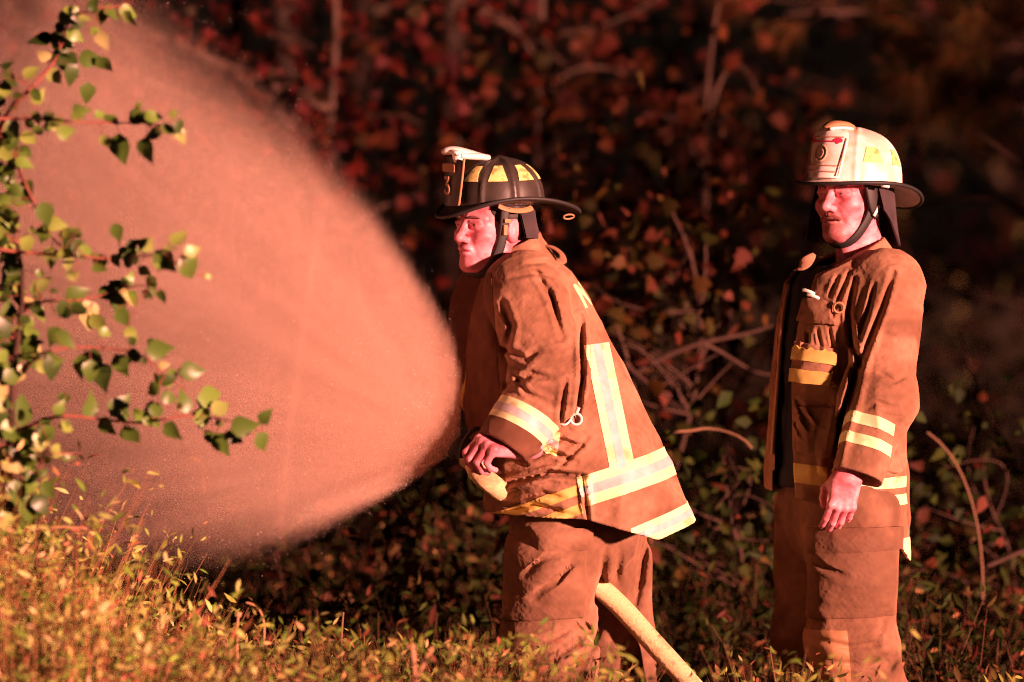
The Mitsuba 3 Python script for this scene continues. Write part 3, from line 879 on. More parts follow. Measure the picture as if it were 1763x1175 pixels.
    # trousers
    hipn, kn, ann = P(960, 890, -0.06), P(942, 1120, -0.13), P(985, 1395, -0.10)
    hipf, kf, anf = P(1040, 890, 0.14), P(1058, 1110, 0.17), P(1095, 1395, 0.22)

    tlines = [([(1112, 925), (1104, 1000), (1085, 1080)], 0.020, 0.012), ([(1040, 925), (1034, 1000), (1016, 1050)], 0.014, 0.010), ([(1068, 940), (1062, 1010)], 0.010, 0.008),
              ([(985, 955), (960, 985), (925, 1020)], 0.014, 0.009), ([(950, 950), (915, 985)], 0.012, 0.008), ([(1010, 1078), (960, 1115), (925, 1165)], 0.014, 0.010),
              ([(1045, 1070), (1000, 1130), (965, 1200)], 0.014, 0.011), ([(985, 1070), (930, 1095)], 0.010, 0.008), ([(1085, 1110), (1060, 1190)], 0.012, 0.010)]

    def ft(p):
        d = smin(cap(p, P(985, 830, 0.02), P(1000, 900, 0.02), 0.155, 0.155), cap(p, hipn, kn, 0.126, 0.112), 0.06)
        d = smin(d, cap(p, kn, ann, 0.112, 0.092), 0.05)
        far = smin(cap(p, hipf, kf, 0.118, 0.100), cap(p, kf, anf, 0.1, 0.09), 0.05)
        d = smin(d, far, 0.02)
        return d + creases(p, tlines, 0.2) - fold_field(p, 0.013, 0.003, 21, s1=(8, 8, 2.6), s2=(22, 22, 10)) - arm_folds(p, kn, 0.008, 0.16, 34, (0.6, 0, 1))

    TR = mesh_sdf(ft, (-0.2, -0.42, 0.0), (0.62, 0.42, 1.15), 0.0085)
    tk = put('trousers', TR, 'trouser_cloth', root, smooth=True)
    fr = [(np.array([0, -0.10, 0]), np.array([0, -1.0, 0]))]
    put('cargo_pocket', patch(TR, ft, fr + [line_plane((870, 915), (1008, 935), side=+1), line_plane((870, 1062), (1008, 1054), side=-1), line_plane((872, 900), (868, 1080), side=-1), line_plane((1008, 900), (1000, 1080), side=+1)], 0.007, bulge=0.022), 'trouser_cloth', tk, smooth=40)
    put('pocket_flap', patch(TR, ft, fr + [line_plane((880, 898), (1012, 905), side=+1), line_plane((880, 950), (1012, 940), side=-1), line_plane((908, 880), (935, 960), side=-1), line_plane((1012, 880), (1010, 960), side=+1)], 0.022, bulge=0.018), 'trouser_cloth', tk, smooth=40)
    boot(root, ann, (-1, -0.1)); boot(root, anf, (-1, 0.3))

    # hair at the temple and nape
    def fhair(p):
        q = (p - o) @ R
        d = ell(q, (-0.022, 0, 0.036), (0.102, 0.080, 0.098)) - 0.004 * (meshkit.noise(q * 90, 3) - 0.5)
        d = smax(d, q[:, 0] - 0.052 + 0.3 * np.clip(-q[:, 2], 0, 1), 0.004)
        side = -0.045 - q[:, 2]
        front_side = np.where(q[:, 0] > -0.005, -0.020 - q[:, 2], side)
        return np.maximum(d, np.maximum(side, np.where(q[:, 0] > 0.02, -0.012 - q[:, 2], side)))
    put('hair', mesh_sdf(fhair, o - 0.2, o + 0.2, 0.005), 'hair_dark', root, smooth=50)
    brows(root, o, R)

    # helmet
    ho = P(856, 388, -0.01) + R @ np.array([-0.008, 0, 0.060])
    Rm = frame(np.array([-math.cos(math.radians(23)), -math.sin(math.radians(23)), -0.05]), roll=-0.05)
    stk = []
    for k in range(8):
        a = (k + 0.5) * math.pi / 4
        stk.append((a - 0.25, a + 0.25, 0.058, 0.096, 0.38))
    hk, place, fc = build_helmet(root, ho, Rm, 'black_shell', 'black_shell', (0.118, 0.100, 0.112), (0.170, 0.215, 0.142), (0.032, 0.036), 0.014, stickers=stk)
    sm = shield_mesh(0.058, 0.125, 0.25, 0.012, 0.004, lean=-0.012)
    sm.apply_translation([0.152, 0, -0.002])
    put('front_shield', place(sm), 'black_shell', hk, smooth=40, label='black leather front shield')
    e = [[0.148 - 0.012 * 1 - 0.012 * t - 0.0, s * (0.060 * (1 - 0.25 * (1 - t) ** 1.5)), t * 0.12] for s in (1,) for t in np.linspace(0, 1, 10)]
    put('shield_edge', place(tube(np.array(e), 0.0036, 6)), 'leather_tan', hk, smooth=True)
    pn = shield_mesh(0.040, 0.022, 0.05, 0.006, 0.002); pn.apply_translation([0.1505, 0, 0.085])
    put('shield_panel', place(pn), 'leather_tan', hk)
    tn = meshkit.text_mesh('3', 0.045, 0.002, bold=True)
    v = np.array(tn.vertices); v[:, 0] -= 0.016
    tn = trimesh.Trimesh(np.stack([0.1505 + v[:, 2], v[:, 0], 0.028 + v[:, 1]], 1), tn.faces, process=False)
    put('shield_number', place(tn), 'leather_tan', hk)
    # bright shield holder on the crown
    holder = [tube(spline([[0.030, 0, 0.118], [0.075, 0, 0.126], [0.118, 0, 0.138], [0.158, 0, 0.138]], 14), [0.015, 0.018, 0.020, 0.022, 0.023, 0.024, 0.024, 0.024, 0.024, 0.024, 0.023, 0.022, 0.020, 0.014], 10, flat=((0, 0, 1), 0.50)),
              tube(spline([[0.122, 0.02, 0.132], [0.127, 0.026, 0.118], [0.128, 0.03, 0.102]], 8), [0.018, 0.018, 0.017, 0.015, 0.013, 0.011, 0.009, 0.007], 8),
              tube(spline([[0.135, -0.045, 0.134], [0.142, 0, 0.139], [0.132, 0.045, 0.134]], 12), 0.011, 8, flat=((0, 0, 1), 0.6)),
              tube(spline([[0.05, 0.012, 0.121], [0.09, 0.026, 0.124], [0.125, 0.034, 0.128]], 10), 0.009, 8)]
    put('shield_holder', place(join(holder)), 'metal_bright', hk, smooth=True, label='bright metal holder above the front shield')
    # ring under the back of the brim
    rc = np.array([-0.160, 0.075, -0.042])
    put('hanger_ring', place(tube([rc + [0.015 * math.cos(a), 0.004 * math.sin(a), 0.006 * math.sin(a)] for a in np.linspace(0, 2 * np.pi, 15)], 0.0024, 6)), 'leather_tan', hk, smooth=True)
    # ear flap, buckle and chin strap
    flap(hk, o, R, [(-0.02, 0.088, 0.045), (-0.075, 0.078, 0.045), (-0.115, 0.03, 0.045), (-0.12, -0.03, 0.045)], 0.075)
    st = [(0.030, 0.086, 0.046), (0.030, 0.083, 0.0), (0.030, 0.076, -0.045), (0.036, 0.062, -0.088), (0.046, 0.035, -0.124), (0.052, 0, -0.134), (0.046, -0.035, -0.124), (0.036, -0.062, -0.088), (0.030, -0.08, -0.02), (0.03, -0.086, 0.046)]
    put('chin_strap', head_ribbon(st, o, R, 0.0125, 0.28), 'black_rubber', hk, smooth=True)
    bkm = [trimesh.creation.box((0.012, 0.006, 0.026)), trimesh.creation.box((0.02, 0.006, 0.010))]
    bkm[0].apply_translation([0.030, 0.088, -0.012]); bkm[1].apply_translation([0.026, 0.0905, 0.012])
    put('strap_buckle', trimesh.Trimesh(np.asarray(join(bkm).vertices) @ R.T + o, join(bkm).faces, process=False), 'leather_tan', hk)
    ws = [(0.05, 0.080, 0.050), (0.015, 0.092, 0.040), (-0.03, 0.094, 0.042), (-0.065, 0.082, 0.050)]
    put('suspension_strap', head_ribbon(ws, o, R, 0.008, 0.35), 'leather_tan', hk, smooth=True)
    return J


def eyes(root, o, R, sc=1.0):
    for s in (1, -1):
        c = np.array([0.0785, s * 0.031, -0.002]) * sc
        e = trimesh.creation.icosphere(subdivisions=3, radius=0.0118 * sc); e.apply_translation(o + R @ c)
        k = put('eye', e, 'eye_white', root, smooth=True)
        i = trimesh.creation.icosphere(subdivisions=2, radius=0.0062); i.apply_translation(o + R @ (c + [0.0072, s * 0.0008, 0.0]))
        put('iris', i, 'iris_dark', k, smooth=True)


def brows(root, o, R, mat='brow_hair'):
    for s in (1, -1):
        pts = np.array([(0.0985, s * 0.012, 0.0135), (0.0945, s * 0.028, 0.0185), (0.080, s * 0.046, 0.0150)])
        v = spline(pts, 10) @ R.T + o
        put('eyebrow', tube(v, np.r_[0.002, 0.0028, 0.0032, 0.0033, 0.0033, 0.0031, 0.0028, 0.0025, 0.002, 0.0014], 6), mat, root, smooth=True)


def flap(hk, o, R, top, drop, label=None, flare=0.02, front=1.0):
    t = spline(np.array(top), 18)
    rows = []
    c = np.array([-0.01, 0, 0])
    for k in range(8):
        w = k / 7
        out = (t - c) * [1, 1, 0]
        out /= np.linalg.norm(out, axis=1, keepdims=True)
        wav = 0.006 * np.sin(np.linspace(0, 9, len(t)) + 2 * w)
        rows.append(t - np.array([0, 0, 1.0]) * (drop * w * np.clip(front + (1 - front) * np.linspace(0, 2.2, len(t)), 0, 1))[:, None] + out * (flare * w + wav * w)[:, None])
    n = len(t)
    v = np.vstack(rows + [r - ((r - c) * [1, 1, 0]) / np.linalg.norm((r - c) * [1, 1, 0], axis=1, keepdims=True) * 0.005 for r in rows[::-1]])
    m = len(rows) * 2
    i, j = np.meshgrid(np.arange(m), np.arange(n - 1), indexing='ij')
    q = np.stack([i * n + j, i * n + j + 1, ((i + 1) % m) * n + j + 1, ((i + 1) % m) * n + j], -1).reshape(-1, 4)
    mm = trimesh.Trimesh(v @ R.T + o, np.vstack([q[:, [0, 1, 2]], q[:, [0, 2, 3]]]), process=False)
    put('ear_flap', mm, 'dark_cloth', hk, smooth=50)


build_nozzleman()


# ------------------------------------------------------------------ person 2: the officer in the white helmet
def build_officer():
    root = thing('person', 'firefighter in a white helmet standing with his coat open and arm hanging', 'person')
    hf = np.array([-math.cos(math.radians(50)), -math.sin(math.radians(50)), 0.06])
    R = frame(hf, roll=0.02)
    o = P(1466, 337, 0.12)
    neck_w = P(1482, 452, 0.14)
    neck = (neck_w - o) @ R
    fh = to_world_fn(lambda q: head_sdf(q, neck), o, R)
    head = mesh_sdf(fh, o - 0.26, o + 0.26, 0.0029)
    Xh = unit((-0.22, -0.06, -0.97)); Zh = np.array([0.12, -0.97, 0.05]); Zh = unit(Zh - Xh * (Zh @ Xh)); Yh = np.cross(Xh, Zh)
    if Yh[0] > 0:
        Yh = -Yh
    Rh = np.stack([Xh, Yh, Zh], 1)
    wrist = P(1461, 820, -0.175)
    curl = [(0.35, 0.55, 0.35), (0.42, 0.6, 0.4), (0.5, 0.65, 0.4), (0.6, 0.65, 0.4)]
    fhand = to_world_fn(lambda q: 0.92 * hand_sdf(q / 0.92, 1, curl, 0.05, [(0.020, 0.034, -0.012), (0.046, 0.052, -0.030), (0.074, 0.050, -0.042), (0.094, 0.042, -0.048)]), wrist, Rh)
    hand = mesh_sdf(fhand, wrist - 0.2, wrist + 0.2, 0.0024)
    sh, el, cf = P(1526, 494, -0.02), P(1514, 690, -0.11), P(1474, 822, -0.165)
    sh2, el2, cf2 = P(1420, 500, 0.36), P(1405, 680, 0.44), P(1382, 835, 0.42)
    hand2 = mesh_sdf(to_world_fn(lambda q: hand_sdf(q, 1, curl, 0.05), cf2 + [0, 0, 0.0], Rh * [1, 1, -1] @ np.diag([1, 1, 1.0])), cf2 - 0.2, cf2 + 0.2, 0.003)
    core = lambda p: smin(cap(p, el, wrist, 0.032, 0.026), smin(smin(cap(p, P(1475, 520, 0.16), P(1450, 860, 0.16), 0.12, 0.13), cap(p, sh, el, 0.05, 0.045), 0.04), cap(p, sh2, el2, 0.05, 0.045), 0.04), 0.03)
    body = join([head, hand, hand2, mesh_sdf(core, (0.55, -0.3, 0.6), (1.3, 0.7, 1.75), 0.02)])
    put('body', body, 'skin_stubble', root, smooth=True)
    eyes(root, o, R)
    brows(root, o, R)

    def fmo(p):
        q = (p - o) @ R
        m = np.stack([q[:, 0], np.abs(q[:, 1]), q[:, 2]], 1)
        d = cap(m, (0.102, 0.003, -0.0575), (0.089, 0.029, -0.070), 0.0056, 0.0042)
        return d - 0.0022 * (meshkit.noise(q * np.array([60, 220, 90]), 5) - 0.3)
    put('moustache', mesh_sdf(fmo, o - 0.17, o + 0.17, 0.0022), 'moustache_brown', root, smooth=True)

    rows = [(418, 1432, 1500, 0.09, 0.13), (436, 1405, 1530, 0.15, 0.14), (458, 1378, 1556, 0.195, 0.15), (490, 1358, 1572, 0.215, 0.15),
            (560, 1346, 1580, 0.225, 0.15), (640, 1336, 1578, 0.23, 0.15), (720, 1330, 1568, 0.235, 0.15), (780, 1326, 1564, 0.235, 0.15),
            (840, 1322, 1566, 0.24, 0.15), (990, 1316, 1574, 0.25, 0.15)]

    lines = [([(1532, 470), (1512, 530), (1492, 580), (1474, 625)], 0.020, 0.007), ([(1468, 480), (1456, 540), (1462, 590), (1474, 630)], 0.018, 0.006), ([(1500, 488), (1488, 535), (1476, 570)], 0.012, 0.005),
             ([(1474, 615), (1456, 680), (1438, 740), (1424, 800)], 0.028, 0.010), ([(1440, 476), (1425, 510)], 0.010, 0.005), ([(1460, 470), (1440, 515), (1432, 545)], 0.012, 0.005),
             ([(1405, 566), (1412, 600)], 0.008, 0.004), ([(1424, 562), (1432, 600)], 0.008, 0.004), ([(1390, 570), (1388, 600)], 0.007, 0.004), ([(1372, 690), (1388, 720), (1398, 735)], 0.010, 0.006),
             ([(1366, 725), (1385, 750)], 0.008, 0.005), ([(1480, 700), (1500, 690), (1535, 700)], 0.006, 0.006), ([(1505, 640), (1530, 655), (1560, 640)], 0.005, 0.006), ([(1520, 812), (1545, 820), (1566, 815)], 0.010, 0.005), ([(1478, 880), (1510, 900), (1545, 905)], 0.012, 0.006)]

    def parts_of(p):
        d = loft(p, rows, sup=2.2)
        d = smin(d, cap(p, P(1478, 450, 0.14), P(1470, 425, 0.12), 0.094, 0.082), 0.03)
        arm = smin(cap(p, sh, el, 0.098, 0.083), cap(p, el, cf + (cf - el) * 0.3, 0.083, 0.062), 0.06)
        arm2 = smin(cap(p, sh2, el2, 0.09, 0.085), cap(p, el2, cf2 + (cf2 - el2) * 0.3, 0.082, 0.066), 0.04)
        return d, arm - arm_folds(p, el, 0.004, 0.13, 46, (0.15, 0, 1)), arm2

    def fbase(p):
        d, arm, arm2 = parts_of(p)
        d = smin(d, arm, 0.014) + 0.010 * np.exp(-((d - arm) / 0.010) ** 2) * np.clip((sh[2] - 0.03 - p[:, 2]) / 0.10, 0, 1)
        d = smin(d, arm2, 0.03)
        return d - fold_field(p, 0.007, 0.0024, 43)

    fo = lambda p: fbase(p) + creases(p, lines, 0.06)

    hem = [(1280, 836), (1370, 856), (1480, 893), (1545, 935), (1566, 966), (1600, 985)]
    lap_far = [(1364, 400), (1362, 470), (1350, 560), (1343, 640), (1338, 780), (1330, 1000)]
    lap_near = [(1440, 400), (1412, 462), (1388, 520), (1376, 560), (1364, 640), (1366, 780), (1376, 1000)]
    pf = np.array([P(*q, -0.05)[[0, 2]] for q in lap_far])[::-1]
    pn = np.array([P(*q, -0.05)[[0, 2]] for q in lap_near])[::-1]

    def fj(p):
        d0 = fbase(p)
        d = np.maximum(d0 + creases(p, lines, 0.06), -(d0 + np.where((np.linalg.norm(p - cf, axis=1) < 0.09) | (p[:, 0] < P(1400, 600)[0]), 0.012, 0.034)))
        d = np.maximum(d, hem_cut(p, hem))
        t, arm, arm2 = parts_of(p)
        d = np.maximum(d, np.where((arm < t - 0.004) & (arm < 0.06), (p - cf) @ unit(cf - el), -1))
        d = np.maximum(d, np.where((arm2 < t - 0.004) & (arm2 < 0.06), (p - cf2) @ unit(cf2 - el2), -1))
        c0 = P(1470, 432, 0.12)
        nd = unit((-0.42, -0.10, 0.90))
        d = np.maximum(d, np.where(np.linalg.norm(p - c0, axis=1) < 0.22, np.maximum((p - c0) @ nd, -cap(p, P(1482, 480, 0.14), P(1462, 350, 0.10), 0.072, 0.070)), -1))
        xf, xn = np.interp(p[:, 2], pf[:, 1], pf[:, 0]), np.interp(p[:, 2], pn[:, 1], pn[:, 0])
        slot = np.maximum(np.maximum(xf - p[:, 0], p[:, 0] - xn), p[:, 1] - 0.13)
        return np.maximum(d, -slot)

    J = mesh_sdf(fj, (0.50, -0.34, 0.68), (1.22, 0.62, 1.66), 0.0055)
    jk = put('jacket', J, 'turnout_cloth', root, smooth=55)
    nearside = [(np.array([0, 0.10, 0]), np.array([0, -1.0, 0]))]
    # piping on the far lapel
    lp = np.array([P(*q, 0.06) for q in lap_far])
    ex = spline(np.array([P(1358, 492, 0.05), P(1346, 560, 0.03), P(1340, 640, 0.03), P(1334, 720, 0.03), P(1330, 782, 0.04)]), 20)
    put('lapel_edge', tube(ex, 0.0052, 8), 'leather_tan', jk, smooth=True)
    # standing collar flap on the far side
    cfm = tube(spline([P(1402, 438, 0.04), P(1388, 452, 0.03), P(1368, 466, 0.05)], 10), [0.006, 0.010, 0.013, 0.015, 0.016, 0.016, 0.015, 0.013, 0.010, 0.005], 10, flat=((0.5, -0.6, 0.6), 0.3))
    put('collar', cfm, 'turnout_cloth', jk, smooth=True)
    # chest pocket holding yellow trim
    pk = nearside + [line_plane((1372, 590), (1365, 655), side=-1), line_plane((1360, 585), (1470, 608), side=+1), line_plane((1358, 650), (1470, 664), side=-1), (np.array([P(1440, 600)[0], 0, 0]), np.array([-1.0, 0, 0]))]
    put('chest_pocket', patch(J, fo, pk, 0.012, bulge=0.010), 'turnout_cloth', jk, smooth=40)
    for a, b in (((1366, 597), (1470, 611)), ((1362, 634), (1470, 648))):
        A, nrm = line_plane(a, b, side=+1)
        put('trim_band', patch(J, fo, nearside + [(A, nrm), (A + nrm * 0.033, -nrm), line_plane((1376, 580), (1366, 665), side=-1), (np.array([P(1436, 600)[0], 0, 0]), np.array([-1.0, 0, 0]))], 0.0235), 'dull_trim', jk, smooth=40)
    put('pocket_flap', patch(J, fo, nearside + [line_plane((1384, 512), (1445, 522), side=+1), line_plane((1366, 552), (1442, 560), side=-1), line_plane((1388, 505), (1372, 560), side=-1), line_plane((1446, 510), (1440, 570), side=+1)], 0.012, bulge=0.012), 'turnout_cloth', jk, smooth=40)
    # lower patch pocket
    put('hip_pocket', patch(J, fo, nearside + [line_plane((1370, 700), (1440, 700), side=+1), line_plane((1368, 776), (1440, 792), side=-1), line_plane((1374, 690), (1372, 800), side=-1), (np.array([P(1432, 600)[0], 0, 0]), np.array([-1.0, 0, 0]))], 0.010, bulge=0.010), 'turnout_cloth', jk, smooth=40)
    # cuff bands
    ax = unit(cf - el)
    for s0, s1 in ((0.020, 0.048), (0.072, 0.100)):
        q0 = el + ax * 0.045
        put('trim_band', patch(J, fo, [(q0 + ax * s0, ax), (q0 + ax * s1, -ax), (np.array([0, -0.10, 0]), np.array([0, -1.0, 0])), line_plane((1437, 700), (1420, 860), side=-1), line_plane((1535, 700), (1512, 860), side=+1)], 0.002), 'lime_trim', jk, smooth=40)
    # waist bands at the back
    rear = [line_plane((1474, 800), (1470, 900), side=-1)] + nearside
    for a, b in (((1470, 822), (1572, 822)), ((1470, 852), (1572, 852))):
        A, nrm = line_plane(a, b, side=+1)
        put('trim_band', patch(J, fo, rear + [(A, nrm), (A + nrm * 0.028, -nrm)], 0.002), 'lime_trim', jk, smooth=40)
    A, nrm = line_plane((1470, 928), (1580, 928), side=+1)
    put('trim_band', patch(J, fo, [(A, nrm)] + nearside, 0.002), 'lime_trim', jk, smooth=40)
    A, nrm = line_plane((1330, 792), (1400, 800), side=+1)
    put('trim_band', patch(J, fo, nearside + [(A, nrm), (A + nrm * 0.05, -nrm), (np.array([P(1420, 600)[0], 0, 0]), np.array([-1.0, 0, 0]))], 0.002), 'dull_trim', jk, smooth=40)
    # clip at the lapel
    c = P(1392, 506, -0.085)
    for k, dx in enumerate((0.0, 0.012)):
        put('lapel_clip', tube(spline([c + [dx - 0.014, -0.006, 0.010 - 0.012 * k], c + [dx, -0.014, 0.006 - 0.012 * k], c + [dx + 0.014, -0.008, 0.0 - 0.012 * k]], 8), 0.0045, 8), 'metal_bright', jk, smooth=True)
    ring = [P(1444, 530, -0.095) + 0.013 * np.array([math.cos(a), -0.2 * math.sin(a), math.sin(a)]) for a in np.linspace(0, 2 * np.pi, 15)]
    put('pocket_ring', tube(ring, 0.003, 6), 'leather_tan', jk, smooth=True)

    # shirt and bib under the open coat
    fs = lambda p: loft(p, [(r[0], r[1] + 12, r[2] - 16, r[3] - 0.025, r[4]) for r in rows if r[0] > 440 and r[0] < 900], sup=2.2)
    put('shirt', mesh_sdf(fs, (0.55, -0.3, 0.85), (1.25, 0.6, 1.60), 0.012), 'navy_cloth', root, smooth=True)

    # trousers
    hipn, kn, ann = P(1468, 880, 0.02), P(1464, 1105, 0.02), P(1572, 1395, 0.08)
    hipf, kf, anf = P(1408, 880, 0.30), P(1400, 1105, 0.29), P(1478, 1395, 0.32)

    def ft(p):
        d = smin(cap(p, P(1462, 820, 0.16), P(1460, 890, 0.16), 0.16, 0.165), cap(p, hipn, kn, 0.124, 0.108), 0.05)
        d = smin(d, cap(p, kn, ann, 0.106, 0.095), 0.05)
        far = smin(cap(p, hipf, kf, 0.115, 0.098), cap(p, kf, anf, 0.098, 0.09), 0.05)
        d = smin(d, far, 0.02)
        return d + creases(p, [([(1400, 958), (1425, 975), (1450, 985)], 0.012, 0.008), ([(1395, 1095), (1460, 1110), (1530, 1100)], 0.008, 0.008), ([(1410, 1130), (1470, 1140), (1525, 1125)], 0.008, 0.008), ([(1520, 1060), (1500, 1110)], 0.008, 0.008), ([(1480, 1150), (1520, 1135)], 0.01, 0.008)], 0.2) - fold_field(p, 0.009, 0.003, 61, s1=(8, 8, 3.2), s2=(22, 22, 12)) - arm_folds(p, kn, 0.006, 0.16, 40, (0.2, 0, 1))

    TR = mesh_sdf(ft, (0.55, -0.3, 0.0), (1.25, 0.62, 1.15), 0.0085)
    tk = put('trousers', TR, 'trouser_cloth', root, smooth=True)
    fr = [(np.array([0, 0.02, 0]), np.array([0, -1.0, 0]))]
    put('cargo_pocket', patch(TR, ft, fr + [line_plane((1390, 930), (1546, 930), side=+1), line_plane((1390, 1064), (1546, 1058), side=-1), line_plane((1398, 900), (1390, 1080), side=-1), line_plane((1546, 900), (1538, 1080), side=+1)], 0.006, bulge=0.018), 'trouser_cloth', tk, smooth=40)
    put('pocket_flap', patch(TR, ft, fr + [line_plane((1390, 905), (1546, 905), side=+1), line_plane((1390, 951), (1546, 944), side=-1), line_plane((1396, 900), (1398, 960), side=-1), line_plane((1543, 900), (1541, 960), side=+1)], 0.020, bulge=0.014), 'trouser_cloth', tk, smooth=40)
    put('knee_patch', patch(TR, ft, fr + [line_plane((1390, 1082), (1480, 1082), side=+1), line_plane((1390, 1240), (1480, 1240), side=-1), line_plane((1452, 1060), (1470, 1260), side=+1)], 0.004, bulge=0.003), 'leather_tan', tk, smooth=40)
    boot(root, ann, (-1, -0.4)); boot(root, anf, (-1, -0.3))

    def fhair(p):
        q = (p - o) @ R
        d = ell(q, (-0.022, 0, 0.036), (0.102, 0.080, 0.098)) - 0.004 * (meshkit.noise(q * 90, 3) - 0.5)
        d = smax(d, q[:, 0] - 0.045, 0.004)
        return np.maximum(d, np.where(q[:, 0] > 0.0, -0.02 - q[:, 2], -0.05 - q[:, 2]))
    put('hair', mesh_sdf(fhair, o - 0.2, o + 0.2, 0.005), 'hair_dark', root, smooth=50)

    # helmet
    Rm0 = frame(np.array([-math.cos(math.radians(44)), -math.sin(math.radians(44)), 0.04]))
    ho = P(1470, 337, 0.12) + Rm0 @ np.array([-0.002, 0, 0.031])
    Rm = frame(np.array([-math.cos(math.radians(44)), -math.sin(math.radians(44)), 0.075]), roll=-0.02)
    stk = [((k + 0.5) * math.pi / 4 - 0.24, (k + 0.5) * math.pi / 4 + 0.24, 0.052, 0.092, 0.38) for k in (1, 2, 5, 6)]
    hk, place, fc = build_helmet(root, ho, Rm, 'white_shell', 'white_shell', (0.128, 0.116, 0.142), (0.160, 0.205, 0.150), (0.014, 0.045), 0.0, rib=0.0025, stickers=stk)
    sm = shield_mesh(0.062, 0.132, 0.18, 0.026, 0.005, lean=-0.022)
    sm.apply_translation([0.150, 0, 0.004])
    sk = 'front_shield'
    put(sk, place(sm), 'white_shell', hk, smooth=40, label='pale leather front shield')
    sx = lambda y, z: 0.150 - 0.026 * (y / 0.062) ** 2 - 0.022 * (z - 0.004) / 0.132
    def strip(y0, z0, y1, z1, r, mat, name):
        t = np.linspace(0, 1, 9)
        y, z = y0 + (y1 - y0) * t, z0 + (z1 - z0) * t
        put(name, place(tube(np.stack([sx(y, z) + 0.001, y, z], 1), r, 6)), mat, hk, smooth=True)
    strip(-0.050, 0.020, 0.050, 0.020, 0.0017, 'pale_tan', 'shield_stitching')
    strip(-0.050, 0.036, 0.050, 0.036, 0.0017, 'pale_tan', 'shield_stitching')
    strip(-0.054, 0.112, 0.054, 0.112, 0.0018, 'pale_tan', 'shield_stitching')
    strip(-0.052, 0.100, 0.052, 0.100, 0.0020, 'red_patch', 'shield_stripe')
    for s in (1, -1):
        strip(s * 0.056, 0.010, s * 0.060, 0.110, 0.0017, 'pale_tan', 'shield_stitching')
        pts = np.array([[sx(s * 0.043 + 0.010 * math.cos(a), 0.104 + 0.010 * math.sin(a)) + 0.0025, s * 0.043 + 0.010 * math.cos(a), 0.104 + 0.010 * math.sin(a)] for a in np.arange(4) * np.pi / 2])
        v = np.vstack([pts, pts - [0.003, 0, 0]])
        f = [[0, 1, 2], [0, 2, 3]] + [[k, k + 4, (k + 1) % 4] for k in range(4)] + [[(k + 1) % 4, k + 4, (k + 1) % 4 + 4] for k in range(4)]
        put('shield_corner', place(trimesh.Trimesh(v, f, process=False)), 'red_patch', hk)
    a = np.linspace(0, 2 * np.pi, 25)
    y, z = 0.019 * np.cos(a), 0.068 + 0.021 * np.sin(a)
    put('shield_emblem', place(tube(np.stack([sx(y, z) + 0.001, y, z], 1), 0.0022, 6)), 'pale_tan', hk, smooth=True)
    a = np.linspace(0.6, 2 * np.pi - 0.6, 20)
    y, z = -0.009 * np.cos(a), 0.068 + 0.011 * np.sin(a)
    put('shield_emblem', place(tube(np.stack([sx(y, z) + 0.001, y, z], 1), 0.0020, 6)), 'pale_tan', hk, smooth=True)
    # holder over the top of the shield
    put('shield_holder', place(tube(spline([[0.02, 0, 0.143], [0.06, 0, 0.148], [0.10, 0, 0.146], [0.132, 0, 0.134]], 12), [0.010, 0.018, 0.024, 0.027, 0.028, 0.028, 0.027, 0.026, 0.024, 0.020, 0.016, 0.008], 10, flat=((0, 0, 1), 0.4))), 'leather_tan', hk, smooth=True)
    put('holder_rivet', place(tube(spline([[0.132, 0.020, 0.132], [0.10, 0.030, 0.138], [0.06, 0.034, 0.139]], 10), 0.0045, 8)), 'metal_bright', hk, smooth=True)
    put('brim_clip', place(tube([[0.04, 0.132, -0.006], [0.02, 0.138, -0.007]], 0.006, 8)), 'metal_bright', hk, smooth=True)
    flap(hk, o, R, [(0.010, 0.092, 0.030), (-0.03, 0.096, 0.030), (-0.080, 0.080, 0.030), (-0.11, 0.035, 0.030), (-0.115, -0.02, 0.030)], 0.158, flare=0.020, front=0.45)
    flap(hk, o, R, [(-0.03, -0.100, 0.030), (0.015, -0.094, 0.030), (0.04, -0.086, 0.03)], 0.15, flare=0.03)
    st = [(0.022, 0.090, 0.040), (0.020, 0.086, 0.0), (0.018, 0.078, -0.045), (0.030, 0.062, -0.088), (0.048, 0.035, -0.126), (0.055, 0, -0.136), (0.048, -0.035, -0.126), (0.036, -0.062, -0.088), (0.022, -0.084, -0.02), (0.02, -0.09, 0.04)]
    put('chin_strap', head_ribbon(st, o, R, 0.0135, 0.3), 'black_rubber', hk, smooth=True)
    put('side_pad', head_ribbon([(0.040, 0.080, 0.035), (0.028, 0.086, 0.0), (0.012, 0.085, -0.035), (-0.005, 0.084, -0.05)], o, R, 0.020, 0.3), 'black_rubber', hk, smooth=True)
    put('strap_buckle', head_ribbon([(0.006, 0.094, -0.030), (0.012, 0.092, -0.042), (0.018, 0.087, -0.058)], o, R, 0.005, 0.6, 8), 'metal_bright', hk, smooth=True)


build_officer()


# ------------------------------------------------------------------ plants: generic pieces
def leaf_template(kind='ovate', nx=6):
    """Leaf along +x, unit length, folded along the midrib: (vertices, faces)."""
    t = np.linspace(0, 1, nx)
    if kind == 'ovate':
        w = 0.37 * np.sin(np.pi * np.clip(t, 0, 1) ** 0.66) ** 1.15
        w[-1] = 0.004
        z = -0.18 * t ** 2 * 0.9
        fold = 0.20
    elif kind == 'lance':
        w = 0.15 * np.sin(np.pi * t ** 0.8); w[-1] = 0.003
        z = -0.25 * t ** 2
        fold = 0.25
    w[0] = 0.02
    mid = np.stack([t, 0 * t, z], 1)
    L = np.stack([t, w, z + fold * w], 1)
    Rr = np.stack([t, -w, z + fold * w], 1)
    v = np.vstack([mid, L, Rr])
    f = []
    for i in range(nx - 1):
        f += [[i, i + 1, nx + i + 1], [i, nx + i + 1, nx + i], [i, 2 * nx + i + 1, i + 1], [i, 2 * nx + i, 2 * nx + i + 1]]
    return v, np.array(f)


